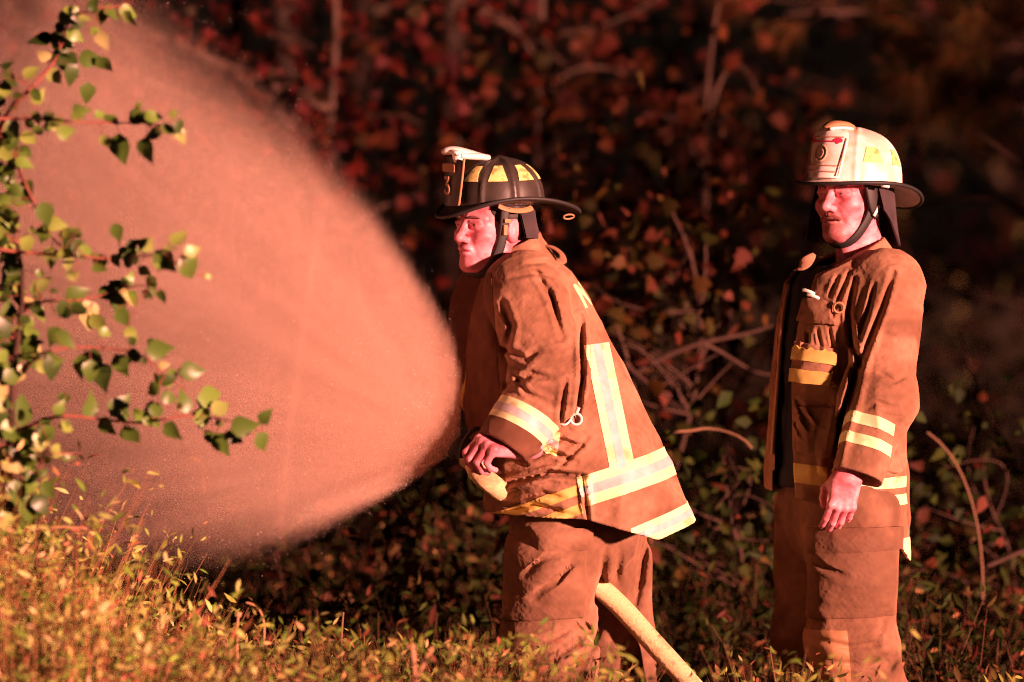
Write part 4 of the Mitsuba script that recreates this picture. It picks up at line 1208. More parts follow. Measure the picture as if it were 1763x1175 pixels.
def maple_template():
    """Lobed leaf: a fan about the centre."""
    a = np.radians([180, 128, 118, 92, 70, 46, 36, 18, 0, -18, -36, -46, -70, -92, -118, -128])
    r = np.array([0.28, 0.42, 0.40, 0.56, 0.36, 0.62, 0.44, 0.50, 0.80, 0.50, 0.44, 0.62, 0.36, 0.56, 0.40, 0.42])
    x, y = r * np.cos(a), r * np.sin(a)
    v = np.vstack([[0.0, 0, 0.0], np.stack([x + 0.0, y, -0.16 * np.abs(y) - 0.10 * x * x], 1)])
    v[:, 0] += 0.28
    n = len(a)
    f = np.array([[0, 1 + (i + 1) % n, 1 + i] for i in range(n)])
    return v / 1.1, f


OVATE, LANCE, MAPLE = leaf_template('ovate'), leaf_template('lance', 4), maple_template()

SMALL = leaf_template('ovate', 4)


def leaf_frames(axis, normal):
    x = axis / np.linalg.norm(axis, axis=1, keepdims=True)
    y = np.cross(normal, x); y /= np.linalg.norm(y, axis=1, keepdims=True) + 1e-9
    z = np.cross(x, y)
    return np.stack([x, y, z], -1)


def leaf_cloud(pos, axis, normal, size, colors, template):
    """All leaves as one mesh with a colour per vertex."""
    v0, f0 = template
    F = leaf_frames(axis, normal)
    v = pos[:, None] + np.einsum('nij,kj->nki', F, v0) * np.asarray(size)[:, None, None]
    f = (f0[None] + (np.arange(len(pos)) * len(v0))[:, None, None]).reshape(-1, 3)
    return trimesh.Trimesh(v.reshape(-1, 3), f, process=False), np.repeat(colors, len(v0), 0)


def rand_dirs(rng, n, bias=(0, 0, 0)):
    d = rng.normal(size=(n, 3)) + np.asarray(bias, float)
    return d / np.linalg.norm(d, axis=1, keepdims=True)


def pick_colors(rng, n, palette, weights, jitter=0.25):
    p = np.array(palette, float)
    k = rng.choice(len(p), size=n, p=np.array(weights, float) / np.sum(weights))
    return p[k] * (1 + jitter * (rng.random((n, 1)) * 2 - 1)) * (1 + 0.12 * (rng.random((n, 3)) * 2 - 1))


_leaf_bsdf = {}


def leaf_bsdf(col, spec=0.5):
    key = 'leaf_%02d' % len(_leaf_bsdf)
    c = tuple(np.round(col, 3))
    if c not in _leaf_bsdf:
        _leaf_bsdf[c] = key
        scene[key] = {'type': 'twosided', 'bsdf': {'type': 'principled', 'base_color': {'type': 'rgb', 'value': [float(x) for x in c]}, 'roughness': 0.4 if spec > 0.3 else 0.65, 'specular': spec}}
    return _leaf_bsdf[c]


_leaf_ply = {}


def put_leaf(parent, pos, axis, normal, size, tname, template, bs, label=None):
    if (tname, bs) not in _leaf_ply:
        _leaf_ply[(tname, bs)] = mikit.ply(trimesh.Trimesh(*template, process=False), bs, smooth=True)
    Fm = np.eye(4)
    Fm[:3, :3] = leaf_frames(np.array([axis], float), np.array([normal], float))[0] * size
    Fm[:3, 3] = pos
    put('leaf', {**_leaf_ply[(tname, bs)], 'to_world': T(Fm.tolist())}, None, parent, label=label)


def curled(template, bend, twist):
    v = template[0].copy()
    a = v[:, 0] * bend
    x = np.where(abs(bend) > 1e-3, np.sin(a) / (bend if abs(bend) > 1e-3 else 1), v[:, 0])
    z = v[:, 2] - (1 - np.cos(a)) / (bend if abs(bend) > 1e-3 else 1)
    tw = v[:, 0] * twist
    y, z2 = v[:, 1] * np.cos(tw) - (z * 0) * np.sin(tw), v[:, 1] * np.sin(tw) + z
    return np.stack([x, y, z2], 1), template[1]


# ------------------------------------------------------------------ leafy shrub reaching in from the left, in front of the spray
def build_left_shrub():
    rng = np.random.default_rng(21)
    Y0 = -1.15
    root = thing('shrub', 'leafy green shrub with thin reddish twigs reaching in from the left edge', 'shrub')
    variants = [('a', curled(OVATE, 0.4, 0.3)), ('b', curled(OVATE, 0.9, -0.5)), ('c', curled(OVATE, 0.15, 0.9)), ('d', curled(OVATE, 1.3, 0.2))]
    greens = [leaf_bsdf(c) for c in ((0.040, 0.075, 0.014), (0.075, 0.14, 0.022), (0.13, 0.23, 0.036), (0.22, 0.31, 0.06), (0.24, 0.31, 0.08), (0.35, 0.34, 0.13))]
    W = lambda px, py, dy=0.0: P(px, py, Y0 + dy)

    def branch(pts, r0, r1, mat, dy=0.0, wob=0.10, parent=root):
        n = len(pts)
        w = [W(x, y, dy + wob * math.sin(1.7 * i + x * 0.01)) for i, (x, y) in enumerate(pts)]
        c = spline(np.array(w), 30)
        return put('branch', tube(c, np.linspace(r0, r1, 30), 6), mat, parent, smooth=True), c

    def leaf_at(bk, px, py, ang, size, col, c, tilt=None):
        """Leaf whose middle stands at (px, py); ang: direction of its tip in the picture plane, degrees, 0 = right, 90 = up."""
        m = W(px, py)
        k = np.argmin(np.linalg.norm((c - m)[:, [0, 2]], axis=1))
        d = c[k, 1] - m[1] + rng.uniform(-0.03, 0.03)
        ax = np.array([math.cos(math.radians(ang)), rng.uniform(-0.5, 0.5), math.sin(math.radians(ang))])
        ax /= np.linalg.norm(ax)
        nn = np.array([rng.uniform(-0.7, 0.7), -1.0, rng.uniform(-0.2, 0.9)]) if tilt is None else np.array(tilt, float)
        s = size / 660 * (11.55 / 12.7)
        pos = np.array([m[0], m[1] + d, m[2]]) - ax * s * 0.5
        tn, tp = variants[rng.integers(4)]
        put_leaf(bk, pos, ax, nn, s, tn, tp, greens[col])
        # stalk from the twig
        a = c[k]
        if 0.004 < np.linalg.norm(pos - a) < 0.09:
            put('stalk', tube([a, (a + pos) / 2 + [0, 0, 0.004], pos], [0.0012, 0.001, 0.001], 5), 'twig_red', bk)

    A = []
    A.append((branch([(-40, 1000), (0, 900), (18, 760), (26, 620), (38, 480), (30, 420)], 0.012, 0.005, 'bark'), [
        (20, 870, 70, 50, 1), (40, 840, 30, 48, 2), (8, 815, 120, 45, 3), (45, 800, -40, 44, 1), (15, 770, 80, 46, 5), (52, 745, 60, 40, 2), (10, 735, 140, 46, 1), (40, 705, 85, 60, 1), (8, 690, 100, 40, 4),
        (12, 665, 60, 38, 5), (30, 640, 10, 40, 2), (4, 630, 90, 46, 4), (22, 600, 150, 44, 1), (5, 575, -90, 60, 0), (35, 580, -30, 44, 3), (10, 535, 100, 44, 1), (2, 500, 60, 48, 0), (20, 470, 80, 40, 2), (44, 520, 20, 36, 5), (8, 440, 110, 46, 2)]))
    A.append((branch([(-30, 300), (0, 225), (40, 165), (75, 130), (110, 60), (150, 20), (210, 10)], 0.007, 0.002, 'twig_red', 0.06), [
        (55, 60, 175, 50, 0), (10, 106, 80, 32, 0), (28, 133, 0, 56, 0), (92, 75, -80, 46, 0), (108, 68, 35, 34, 1), (103, 95, 20, 46, 0), (115, 108, -45, 54, 0), (125, 128, -60, 46, 0), (150, 98, 5, 46, 1), (175, 110, -50, 44, 1),
        (90, 132, -60, 38, 4), (147, 160, -95, 40, 1), (108, 22, 95, 40, 3), (160, 8, 80, 36, 1), (150, 30, 20, 34, 4), (200, 18, 10, 48, 1), (222, 32, -50, 34, 4), (176, 70, -80, 36, 5), (165, 52, 40, 26, 2), (70, 92, 120, 30, 5), (62, 165, -80, 28, 1), (20, 175, 120, 34, 2), (5, 150, 90, 40, 3)]))
    A.append((branch([(-20, 205), (60, 205), (130, 210), (200, 212), (265, 214), (322, 236)], 0.004, 0.0012, 'twig_red', -0.05), [
        (188, 198, 60, 28, 1), (228, 188, 110, 26, 2), (240, 200, 15, 44, 1), (268, 200, 20, 34, 2), (262, 228, 170, 42, 0), (300, 222, 25, 36, 1), (318, 236, -50, 34, 4), (200, 256, -95, 56, 1), (250, 262, -100, 52, 1), (180, 245, -70, 30, 4), (64, 205, -90, 30, 4), (100, 221, 0, 22, 3), (60, 228, -110, 30, 2), (20, 225, -70, 44, 1), (45, 240, -60, 36, 3)]))
    A.append((branch([(0, 235), (22, 268), (45, 320), (70, 372), (90, 410), (118, 440)], 0.005, 0.002, 'twig_red', 0.02), [
        (35, 285, -70, 40, 4), (50, 330, -65, 46, 1), (82, 370, -75, 46, 1), (70, 405, -100, 40, 2), (112, 410, -60, 44, 3), (18, 370, -60, 30, 2), (10, 300, -90, 40, 2), (80, 445, -90, 44, 4), (60, 430, 150, 34, 2), (30, 330, 200, 34, 1), (118, 455, -80, 30, 4)]))
    A.append((branch([(0, 430), (80, 438), (150, 442), (210, 445), (260, 440), (300, 450), (345, 475)], 0.0045, 0.0012, 'twig_red', -0.02), [
        (232, 448, -20, 50, 1), (255, 418, 55, 42, 4), (215, 432, 30, 34, 2), (290, 452, -45, 56, 1), (312, 408, 60, 40, 3), (302, 425, 25, 30, 4), (338, 432, 25, 34, 4), (335, 462, -48, 56, 1), (250, 468, -30, 28, 4), (150, 438, 10, 28, 4), (196, 440, 60, 24, 3), (175, 468, -60, 36, 2), (120, 445, -70, 40, 3), (130, 470, 120, 32, 4)]))
    A.append((branch([(10, 560), (50, 530), (100, 518), (160, 512), (205, 500), (240, 516)], 0.0045, 0.0012, 'twig_red', 0.05), [
        (70, 487, 60, 36, 4), (60, 500, -60, 40, 1), (128, 505, 30, 46, 1), (130, 545, -95, 56, 0), (150, 545, -70, 58, 5), (165, 560, -60, 46, 3), (185, 505, 20, 52, 1), (195, 490, 150, 34, 0), (222, 512, -25, 50, 5), (200, 525, -75, 44, 1), (112, 535, -90, 40, 0), (66, 540, -40, 36, 2), (90, 580, -120, 40, 1), (30, 590, -60, 52, 1), (228, 575, -60, 30, 3), (55, 610, -80, 44, 5), (215, 548, -60, 40, 1)]))
    A.append((branch([(20, 670), (50, 630), (90, 604), (150, 598), (215, 604), (255, 622), (290, 650), (318, 672)], 0.0042, 0.0012, 'twig_red', -0.08), [
        (118, 582, -20, 46, 1), (102, 632, -80, 50, 0), (142, 632, -90, 48, 2), (165, 622, -30, 50, 1), (178, 650, -75, 56, 0), (212, 630, -60, 46, 1), (287, 600, 5, 54, 1), (334, 638, 10, 48, 1), (285, 628, 20, 22, 5), (300, 645, -50, 26, 2), (80, 632, -40, 34, 3), (60, 620, 40, 34, 1), (60, 590, 30, 40, 1), (35, 640, 60, 40, 5), (160, 640, -90, 44, 1)]))
    A.append((branch([(20, 745), (60, 730), (110, 716), (170, 722), (230, 728), (290, 720), (350, 718), (400, 726), (452, 745)], 0.0046, 0.0012, 'twig_red', 0.0), [
        (154, 696, 80, 52, 1), (205, 698, 50, 52, 1), (240, 714, 100, 40, 2), (265, 722, -40, 40, 2), (224, 754, -60, 50, 1), (180, 736, -50, 40, 1), (316, 690, 100, 46, 1), (362, 684, 5, 56, 2), (380, 700, 40, 44, 4), (352, 720, 15, 46, 2), (302, 742, -45, 44, 1), (340, 712, 170, 40, 4), (426, 732, 10, 54, 1), (458, 716, 60, 34, 1), (456, 760, -60, 42, 1), (380, 766, -60, 46, 1), (355, 752, 150, 30, 3), (345, 690, 60, 30, 4), (275, 700, 70, 36, 1), (400, 750, 20, 30, 4), (110, 700, 60, 30, 2), (80, 745, -40, 40, 1)]))
    A.append((branch([(10, 790), (50, 782), (90, 781), (124, 782)], 0.003, 0.0014, 'twig_pale', -0.06), [
        (72, 760, 20, 46, 4), (92, 748, -60, 44, 1), (40, 770, 70, 44, 1), (25, 800, -20, 46, 5), (55, 820, -50, 44, 2), (88, 842, -50, 36, 1), (30, 850, -80, 50, 1), (70, 870, -60, 44, 0), (50, 880, -60, 60, 1), (15, 900, -70, 44, 4)]))
    A.append((branch([(310, 760), (335, 790), (350, 820), (352, 850)], 0.0012, 0.0007, 'twig_pale', -0.02), []))
    for (bk, c), ls in A:
        for (px, py, ang, size, col) in ls:
            leaf_at(bk, px, py, ang, size, col, c)
    for (bk, c), ls in A:
        if ls:
            for k in range(15):
                q = c[rng.integers(6, 30)]
                px = 881.5 + (q - CAM) @ _r / ((q - CAM) @ _f) / _t * 881.5
                py = 587.5 - (q - CAM) @ _u / ((q - CAM) @ _f) / _t * 881.5
                leaf_at(bk, px + rng.normal() * 18, py + rng.normal() * 18, rng.uniform(-150, 60), rng.uniform(16, 40), rng.choice([0, 0, 1, 1, 2, 2, 3]), c)
    # crowded inner leaves at the frame's edge
    (bk, c), _ = A[0]
    for k in range(120):
        px, py = rng.uniform(-70, 62) , rng.uniform(225, 940)
        if px > 20 + 40 * (py > 450):
            px -= 40
        leaf_at(bk, px, py, rng.uniform(0, 360), rng.uniform(26, 48), rng.choice([0, 0, 1, 1, 2, 2, 3, 4]), c)


build_left_shrub()


# ------------------------------------------------------------------ weeds and grass on the ground
def weeds(name, label, n_stems, region, height, palette, weights, seed, leaf=(0.018, 0.040), per=16, stem_col=(0.30, 0.16, 0.07), template=None, lean=0.35, category='weeds', avoid=(), blades=0):
    rng = np.random.default_rng(seed)
    x0, x1, y0, y1 = region
    X = rng.uniform(x0, x1, n_stems); Y = rng.uniform(y0, y1, n_stems)
    ok = np.ones(n_stems, bool)
    for (ax, ay, ar) in avoid:
        ok &= (X - ax) ** 2 + (Y - ay) ** 2 > ar * ar
    X, Y = X[ok], Y[ok]
    n = len(X)
    H = height(X, Y) * rng.uniform(0.55, 1.05, n)
    G = ground_h(X, Y)
    az = rng.uniform(0, 2 * np.pi, n)
    ln = H * lean * rng.uniform(0.2, 1.2, n)
    base = np.stack([X, Y, G], 1)
    tipd = np.stack([np.cos(az) * ln, np.sin(az) * ln, H], 1)
    # stems: three-sided curved strips
    K = 5
    t = np.linspace(0, 1, K)
    c = base[:, None] + tipd[:, None] * t[None, :, None]
    c[:, :, :2] += (tipd[:, None, :2] * (t ** 2 - t)[None, :, None]) * 0.8
    r = (0.0022 * (1 - 0.75 * t))[None, :, None, None] * (0.6 + 1.5 * rng.random(n) ** 3)[:, None, None, None]
    ang = np.arange(3) * 2 * np.pi / 3
    ring = np.stack([np.cos(ang), np.sin(ang), 0 * ang], 1)
    v = c[:, :, None] + r * ring[None, None]
    i, j = np.meshgrid(np.arange(K - 1), np.arange(3), indexing='ij')
    q = np.stack([i * 3 + j, i * 3 + (j + 1) % 3, (i + 1) * 3 + (j + 1) % 3, (i + 1) * 3 + j], -1).reshape(-1, 4)
    f1 = np.vstack([q[:, [0, 1, 2]], q[:, [0, 2, 3]]])
    fs = (f1[None] + (np.arange(n) * K * 3)[:, None, None]).reshape(-1, 3)
    stem_m = trimesh.Trimesh(v.reshape(-1, 3), fs, process=False)
    sc = np.repeat(np.array(stem_col)[None] * rng.uniform(0.5, 1.5, (n, 1)), K * 3, 0)
    # leaves along the stems
    m = n * per
    si = np.repeat(np.arange(n), per)
    tt = rng.uniform(0.22, 1.02, m)
    pos = base[si] + tipd[si] * tt[:, None]
    pos[:, :2] += tipd[si, :2] * (tt ** 2 - tt)[:, None] * 0.8
    pos += rng.normal(size=(m, 3)) * 0.014
    axis = rand_dirs(rng, m, (0, 0, 0.25))
    nrm = rand_dirs(rng, m, (0.1, -0.3, 0.6))
    lm, lc = leaf_cloud(pos, axis, nrm, rng.uniform(*leaf, m), pick_colors(rng, m, palette, weights), template or SMALL)
    mesh = join([stem_m, lm])
    put(name, mesh, 'leaves_mixed', color=np.vstack([sc, lc]), kind='stuff', label=label, category=category, smooth=True)


LEGS = ((P(960, 1100, -0.1)[0], -0.10, 0.16), (P(1060, 1100, .16)[0], 0.17, 0.14), (P(1480, 1100, .02)[0], 0.02, 0.15), (P(1430, 1100, .36)[0], 0.36, 0.14))
DRY = [(0.31, 0.34, 0.075), (0.40, 0.43, 0.13), (0.20, 0.30, 0.045), (0.11, 0.19, 0.025), (0.40, 0.15, 0.08), (0.10, 0.08, 0.025), (0.62, 0.52, 0.24)]
MIX = [(0.20, 0.23, 0.045), (0.11, 0.18, 0.025), (0.30, 0.26, 0.07), (0.08, 0.09, 0.02), (0.26, 0.09, 0.045), (0.50, 0.36, 0.15)]
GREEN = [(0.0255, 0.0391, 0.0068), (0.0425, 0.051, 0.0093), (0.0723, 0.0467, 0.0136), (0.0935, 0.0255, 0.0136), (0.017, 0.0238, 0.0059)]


def h_left(x, y):
    # a tall dry thicket that falls away towards the middle
    return np.clip(1.08 - 0.66 * np.clip((x + 1.30) / 0.85, 0, 1.0) - 0.05 * np.clip(x + 0.55, 0, 2), 0.2, 1.2) * np.clip(1.0 - 0.10 * (y + 1.0), 0.6, 1.15)


weeds('dry_weeds', 'tall thicket of dry tan and yellow weeds in the lower left corner', 4600, (-1.75, -0.30, -1.5, -0.30), h_left, DRY, [5, 4, 4, 3, 2, 2.5, 1.5], 31, leaf=(0.012, 0.042), per=20, template=LANCE, stem_col=(0.42, 0.20, 0.09))
weeds('low_weeds', 'low mixed weeds and grass in front of the two firefighters', 5000, (-1.2, 1.7, -1.35, 0.0), lambda x, y: np.clip(0.67 - 0.07 * np.clip(x + 0.1, 0, 2) - 0.10 * (y + 0.6), 0.2, 0.75) * np.where((x > 0.2) & (x < 0.62), 0.80, np.where((x > 0.75) & (x < 1.3), 0.72, 1.0)), MIX, [4, 4, 3, 2, 2, 1.5], 32, leaf=(0.012, 0.042), per=16, template=LANCE, stem_col=(0.24, 0.13, 0.06), avoid=LEGS)
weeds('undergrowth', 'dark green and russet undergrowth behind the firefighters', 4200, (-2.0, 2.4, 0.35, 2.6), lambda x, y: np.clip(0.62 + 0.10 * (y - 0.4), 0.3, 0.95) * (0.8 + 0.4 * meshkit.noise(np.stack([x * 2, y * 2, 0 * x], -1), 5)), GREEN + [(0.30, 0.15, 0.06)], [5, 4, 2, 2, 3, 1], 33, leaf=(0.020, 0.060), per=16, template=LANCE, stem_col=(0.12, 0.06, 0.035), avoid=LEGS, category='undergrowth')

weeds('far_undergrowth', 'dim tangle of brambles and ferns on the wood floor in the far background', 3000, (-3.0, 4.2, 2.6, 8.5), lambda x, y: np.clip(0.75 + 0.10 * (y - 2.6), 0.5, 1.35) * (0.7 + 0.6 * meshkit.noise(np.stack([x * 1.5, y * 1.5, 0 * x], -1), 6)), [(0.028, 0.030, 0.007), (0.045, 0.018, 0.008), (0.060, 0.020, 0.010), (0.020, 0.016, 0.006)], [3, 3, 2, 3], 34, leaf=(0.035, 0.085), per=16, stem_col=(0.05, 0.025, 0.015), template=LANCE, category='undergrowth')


def twig(pts, r, mat, label, cat='dead stem', forks=(), group=None):
    k = thing('dead_stem', label, cat, group)
    put('stem', tube(spline(np.array(pts), 14) if len(pts) > 2 else np.array(pts), r, 7), mat, k, smooth=True)
    for fp, fr in forks:
        put('fork', tube(spline(np.array(fp), 10) if len(fp) > 2 else np.array(fp), fr, 7), mat, k, smooth=True)


twig([P(722, 1290, -1.32), P(716, 1175, -1.32), P(709, 1108, -1.32)], 0.006, 'twig_pale', 'pale forked cut stem standing in the weeds at the bottom centre', forks=[([P(719, 1165, -1.32), P(732, 1138, -1.33), P(744, 1114, -1.33)], 0.005), ([P(711, 1122, -1.32), P(705, 1116, -1.32), P(700, 1111, -1.32)], 0.003)])
twig([P(590, 1180, -0.3), P(588, 1100, -0.3), P(591, 1054, -0.3)], 0.003, 'twig_brown', 'short upright dead stem left of the forked stem')
twig([P(452, 1130, -0.7), P(455, 1085, -0.7), P(446, 1050, -0.7), P(424, 1038, -0.7)], 0.0028, 'twig_pale', 'bent dead stem at the edge of the tall dry weeds')
twig([P(410, 1150, -0.75), P(408, 1090, -0.75), P(410, 1060, -0.75)], 0.003, 'twig_pale', 'upright dead stem with a pale bud beside the bent one', forks=[([P(409, 1062, -0.75), P(411, 1054, -0.75)], 0.008)])
twig([P(60, 912, -1.0), P(120, 908, -1.0), P(150, 911, -1.0)], 0.003, 'twig_pale', 'pale twig lying level across the tall dry weeds')
twig([P(1130, 764, 0.9), P(1160, 745, 0.9), P(1190, 742, 0.95), P(1215, 738, 1.0), P(1255, 745, 1.0), P(1294, 772, 1.0)], 0.0042, 'twig_brown', 'arched pale stem between the two firefighters')
twig([P(1700, 975, 0.9), P(1730, 962, 0.9), P(1775, 944, 0.9), P(1850, 930, 0.9)], 0.008, 'bark', 'broken branch leaning in at the right edge')
twig([P(1596, 745, 1.2), P(1640, 790, 1.2), P(1668, 850, 1.2), P(1688, 945, 1.2), P(1692, 1040, 1.2)], 0.0040, 'twig_brown', 'thin arched stem right of the officer in the white helmet')


# ------------------------------------------------------------------ woodland behind
def tree(name, label, base, height, lean, crown_c, crown_r, n_leaf, size, palette, weights, seed, template='maple', n_branch=14, trunk_r=0.03, clumps=40, spread=0.16, cat='tree', group=None, own_leaves=24, per_branch=0):
    rng = np.random.default_rng(seed)
    root = thing(name, label, cat, group)
    b = np.array([base[0], base[1], ground_h(np.array([base[0]]), np.array([base[1]]))[0] - 0.03])
    top = b + np.array([lean[0], lean[1], height])
    cl = spline(np.array([b, b + (top - b) * 0.35 + rng.normal(size=3) * 0.05, b + (top - b) * 0.7 + rng.normal(size=3) * 0.06, top]), 24)
    put('trunk', tube(cl, np.linspace(trunk_r, trunk_r * 0.25, 24), 8), 'bark', root, smooth=True)
    cc, cr = np.array(crown_c, float), np.array(crown_r, float)
    u = rand_dirs(rng, clumps) * rng.random((clumps, 1)) ** 0.4
    cen = cc + u * cr
    for k in range(n_branch):
        e = cen[rng.integers(clumps)]
        s = cl[np.clip(np.argmin(np.abs(cl[:, 2] - (e[2] - 0.35 * np.linalg.norm((e - cl[12])[:2]))), 0) if False else int(np.clip(np.argmin(np.abs(cl[:, 2] - (e[2] - 0.4 * np.hypot(e[0] - cl[12, 0], e[1] - cl[12, 1])))), 3, 22)), 0, 23)] if False else cl[int(np.clip(np.argmin(np.abs(cl[:, 2] - (e[2] - 0.4 * np.hypot(e[0] - cl[12, 0], e[1] - cl[12, 1])))), 3, 22))]
        mid = (s + e) / 2 + rng.normal(size=3) * 0.07 + [0, 0, 0.05]
        put('branch', tube(spline(np.array([s, mid, e]), 12), np.linspace(trunk_r * 0.35, trunk_r * 0.10, 12), 6), 'bark', root, smooth=True)
    w = rng.random(clumps) ** 1.5 + 0.1
    k = rng.choice(clumps, n_leaf, p=w / w.sum())
    pos = cen[k] + rng.normal(size=(n_leaf, 3)) * spread * np.array([1, 1, 0.7])
    axis = rand_dirs(rng, n_leaf, (0, -0.2, -0.5))
    nrm = rand_dirs(rng, n_leaf, (0.1, -0.35, 0.45))
    sz = size[0] * 0.75 + (size[1] * 1.15 - size[0] * 0.75) * rng.random(n_leaf) ** 1.3
    pal = np.array(palette)
    tone = (rng.random(clumps)[k] * 0.5 + 0.62)[:, None]
    col = pick_colors(rng, n_leaf, pal, weights) * tone
    tp = {'maple': MAPLE, 'ovate': SMALL, 'lance': LANCE}[template]
    o = np.argsort(pos[:, 1] - 0.0)
    o = np.r_[o]
    own = o[:own_leaves]
    rest = o[own_leaves:]
    m, vc = leaf_cloud(pos[rest], axis[rest], nrm[rest], sz[rest], col[rest], tp)
    put('crown', m, 'leaves_mixed', root, color=vc, kind='stuff', smooth=True)
    bs = [leaf_bsdf(np.round(pal[q % len(pal)], 3), 0.12) for q in range(len(pal))]
    for q in own:
        put_leaf(root, pos[q], axis[q], nrm[q], sz[q], template, tp, bs[int(rng.integers(len(bs)))])
    return root


RED = [(0.0384, 0.003, 0.003), (0.0544, 0.0059, 0.0035), (0.0256, 0.0024, 0.003), (0.0544, 0.0118, 0.0035), (0.0192, 0.0106, 0.0024)]
ORANGE = [(0.0527, 0.0108, 0.0037), (0.0644, 0.0172, 0.0048), (0.041, 0.0054, 0.0032), (0.0264, 0.014, 0.0027), (0.0152, 0.0113, 0.0022), (0.0819, 0.0215, 0.0108)]
GOLD = [(0.0615, 0.0266, 0.0054), (0.0361, 0.0252, 0.0047), (0.0202, 0.02, 0.0033), (0.0723, 0.0146, 0.0066), (0.0867, 0.024, 0.0146)]
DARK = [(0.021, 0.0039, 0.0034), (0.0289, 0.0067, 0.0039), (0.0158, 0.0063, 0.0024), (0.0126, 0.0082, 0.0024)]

tree('maple_tree', 'crimson-leaved young maple behind the top edge of the spray', (-0.75, 3.4), 3.1, (0.1, 0.1), (-0.80, 3.4, 2.15), (0.95, 0.55, 0.85), 1800, (0.03, 0.062), RED, [5, 3, 4, 1.2, 1], 51, own_leaves=40)
tree('maple_tree', 'russet young maple above the black helmet', (0.10, 3.9), 3.3, (0.0, 0.1), (0.15, 3.9, 2.10), (0.75, 0.6, 0.90), 720, (0.035, 0.070), ORANGE, [4, 2, 4, 1.2, 1, 1], 52, own_leaves=40)
tree('maple_tree', 'orange-leaved maple sapling in the gap between the two helmets', (0.72, 3.2), 2.5, (-0.05, 0.0), (0.62, 3.2, 1.62), (0.50, 0.45, 0.62), 650, (0.035, 0.072), ORANGE, [4, 3, 3, 2, 1.5, 2], 53, own_leaves=40)
tree('sapling', 'gold and green leafy sapling close behind the back of the leaning firefighter', (0.42, 1.9), 1.8, (0.05, 0.0), (0.45, 1.9, 1.40), (0.36, 0.30, 0.40), 380, (0.03, 0.058), GOLD, [3, 4, 3, 2, 2], 54, cat='sapling', own_leaves=40, trunk_r=0.014)
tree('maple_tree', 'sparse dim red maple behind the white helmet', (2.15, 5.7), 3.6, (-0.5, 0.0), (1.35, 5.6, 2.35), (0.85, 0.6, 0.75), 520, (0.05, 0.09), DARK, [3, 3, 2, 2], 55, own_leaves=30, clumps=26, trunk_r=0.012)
tree('bush', 'low green bush between the two firefighters', (0.62, 1.5), 0.9, (0.0, 0.0), (0.62, 1.5, 0.72), (0.38, 0.35, 0.36), 520, (0.03, 0.06), GREEN, [5, 4, 1, 1, 3], 56, template='ovate', cat='bush', own_leaves=40, trunk_r=0.012)
tree('bush', 'dark green bush at the right edge behind the officer', (1.40, 1.7), 0.9, (0.0, 0.0), (1.38, 1.7, 0.78), (0.42, 0.35, 0.36), 420, (0.03, 0.06), GREEN, [5, 3, 1, 1, 4], 57, template='ovate', cat='bush', own_leaves=30, trunk_r=0.012)
tree('bush', 'russet and green bush under the lower edge of the spray', (-0.25, 1.3), 0.9, (0.0, 0.0), (-0.25, 1.3, 0.62), (0.45, 0.35, 0.40), 520, (0.03, 0.055), GREEN + [(0.24, 0.10, 0.07)], [4, 3, 2, 2, 3, 1], 58, template='ovate', cat='bush', own_leaves=30, trunk_r=0.012)


tree('maple_tree', 'dense dark maple added out of view on the right to shade the background, third of the row', (6.0, 2.5), 4.2, (0.0, 0.1), (6.0, 2.5, 2.1), (0.95, 0.8, 2.0), 4000, (0.09, 0.13), DARK, [4, 3, 3, 2], 64, own_leaves=0, clumps=90)  # added out of view to cast shade on the woods behind
tree('maple_tree', 'outermost dark maple added out of view on the right to shade the background', (7.6, 3.1), 4.4, (0.0, 0.1), (7.6, 3.1, 2.2), (1.0, 0.8, 2.1), 3600, (0.09, 0.13), DARK, [4, 3, 3, 2], 65, own_leaves=0, clumps=90)
# more unseen trees added right of the frame to shade the background
tree('maple_tree', 'leafy maple added just right of the view to shade the background', (2.90, 1.0), 3.4, (0.0, 0.1), (2.90, 1.0, 1.55), (0.45, 0.5, 1.3), 1000, (0.07, 0.11), ORANGE, [4, 3, 3, 2, 1.5, 2], 61, own_leaves=0, clumps=50)
tree('maple_tree', 'dark maple added further right of the view to shade the background', (3.5, 1.35), 2.8, (0.0, 0.1), (3.5, 1.35, 1.35), (0.6, 0.6, 1.25), 1700, (0.08, 0.12), DARK, [4, 3, 3, 2], 62, own_leaves=0, clumps=70)
tree('maple_tree', 'broad dark maple added out of view on the right to shade the background, second of the row', (4.6, 1.9), 3.2, (0.0, 0.1), (4.6, 1.9, 1.55), (0.8, 0.7, 1.5), 3000, (0.08, 0.12), DARK, [4, 3, 3, 2], 63, own_leaves=0, clumps=80)


def bare(label, pts, r, forks, cat='sapling'):
    k = thing('bare_sapling', label, cat)
    c = spline(np.array(pts), 24)
    put('stem', tube(c, np.linspace(r, r * 0.35, 24), 7), 'bark', k, smooth=True)
    for fp, fr in forks:
        cc = spline(np.array(fp), 14) if len(fp) > 2 else np.array(fp)
        put('branch', tube(cc, np.linspace(fr, fr * 0.4, len(cc)), 6), 'bark', k, smooth=True)


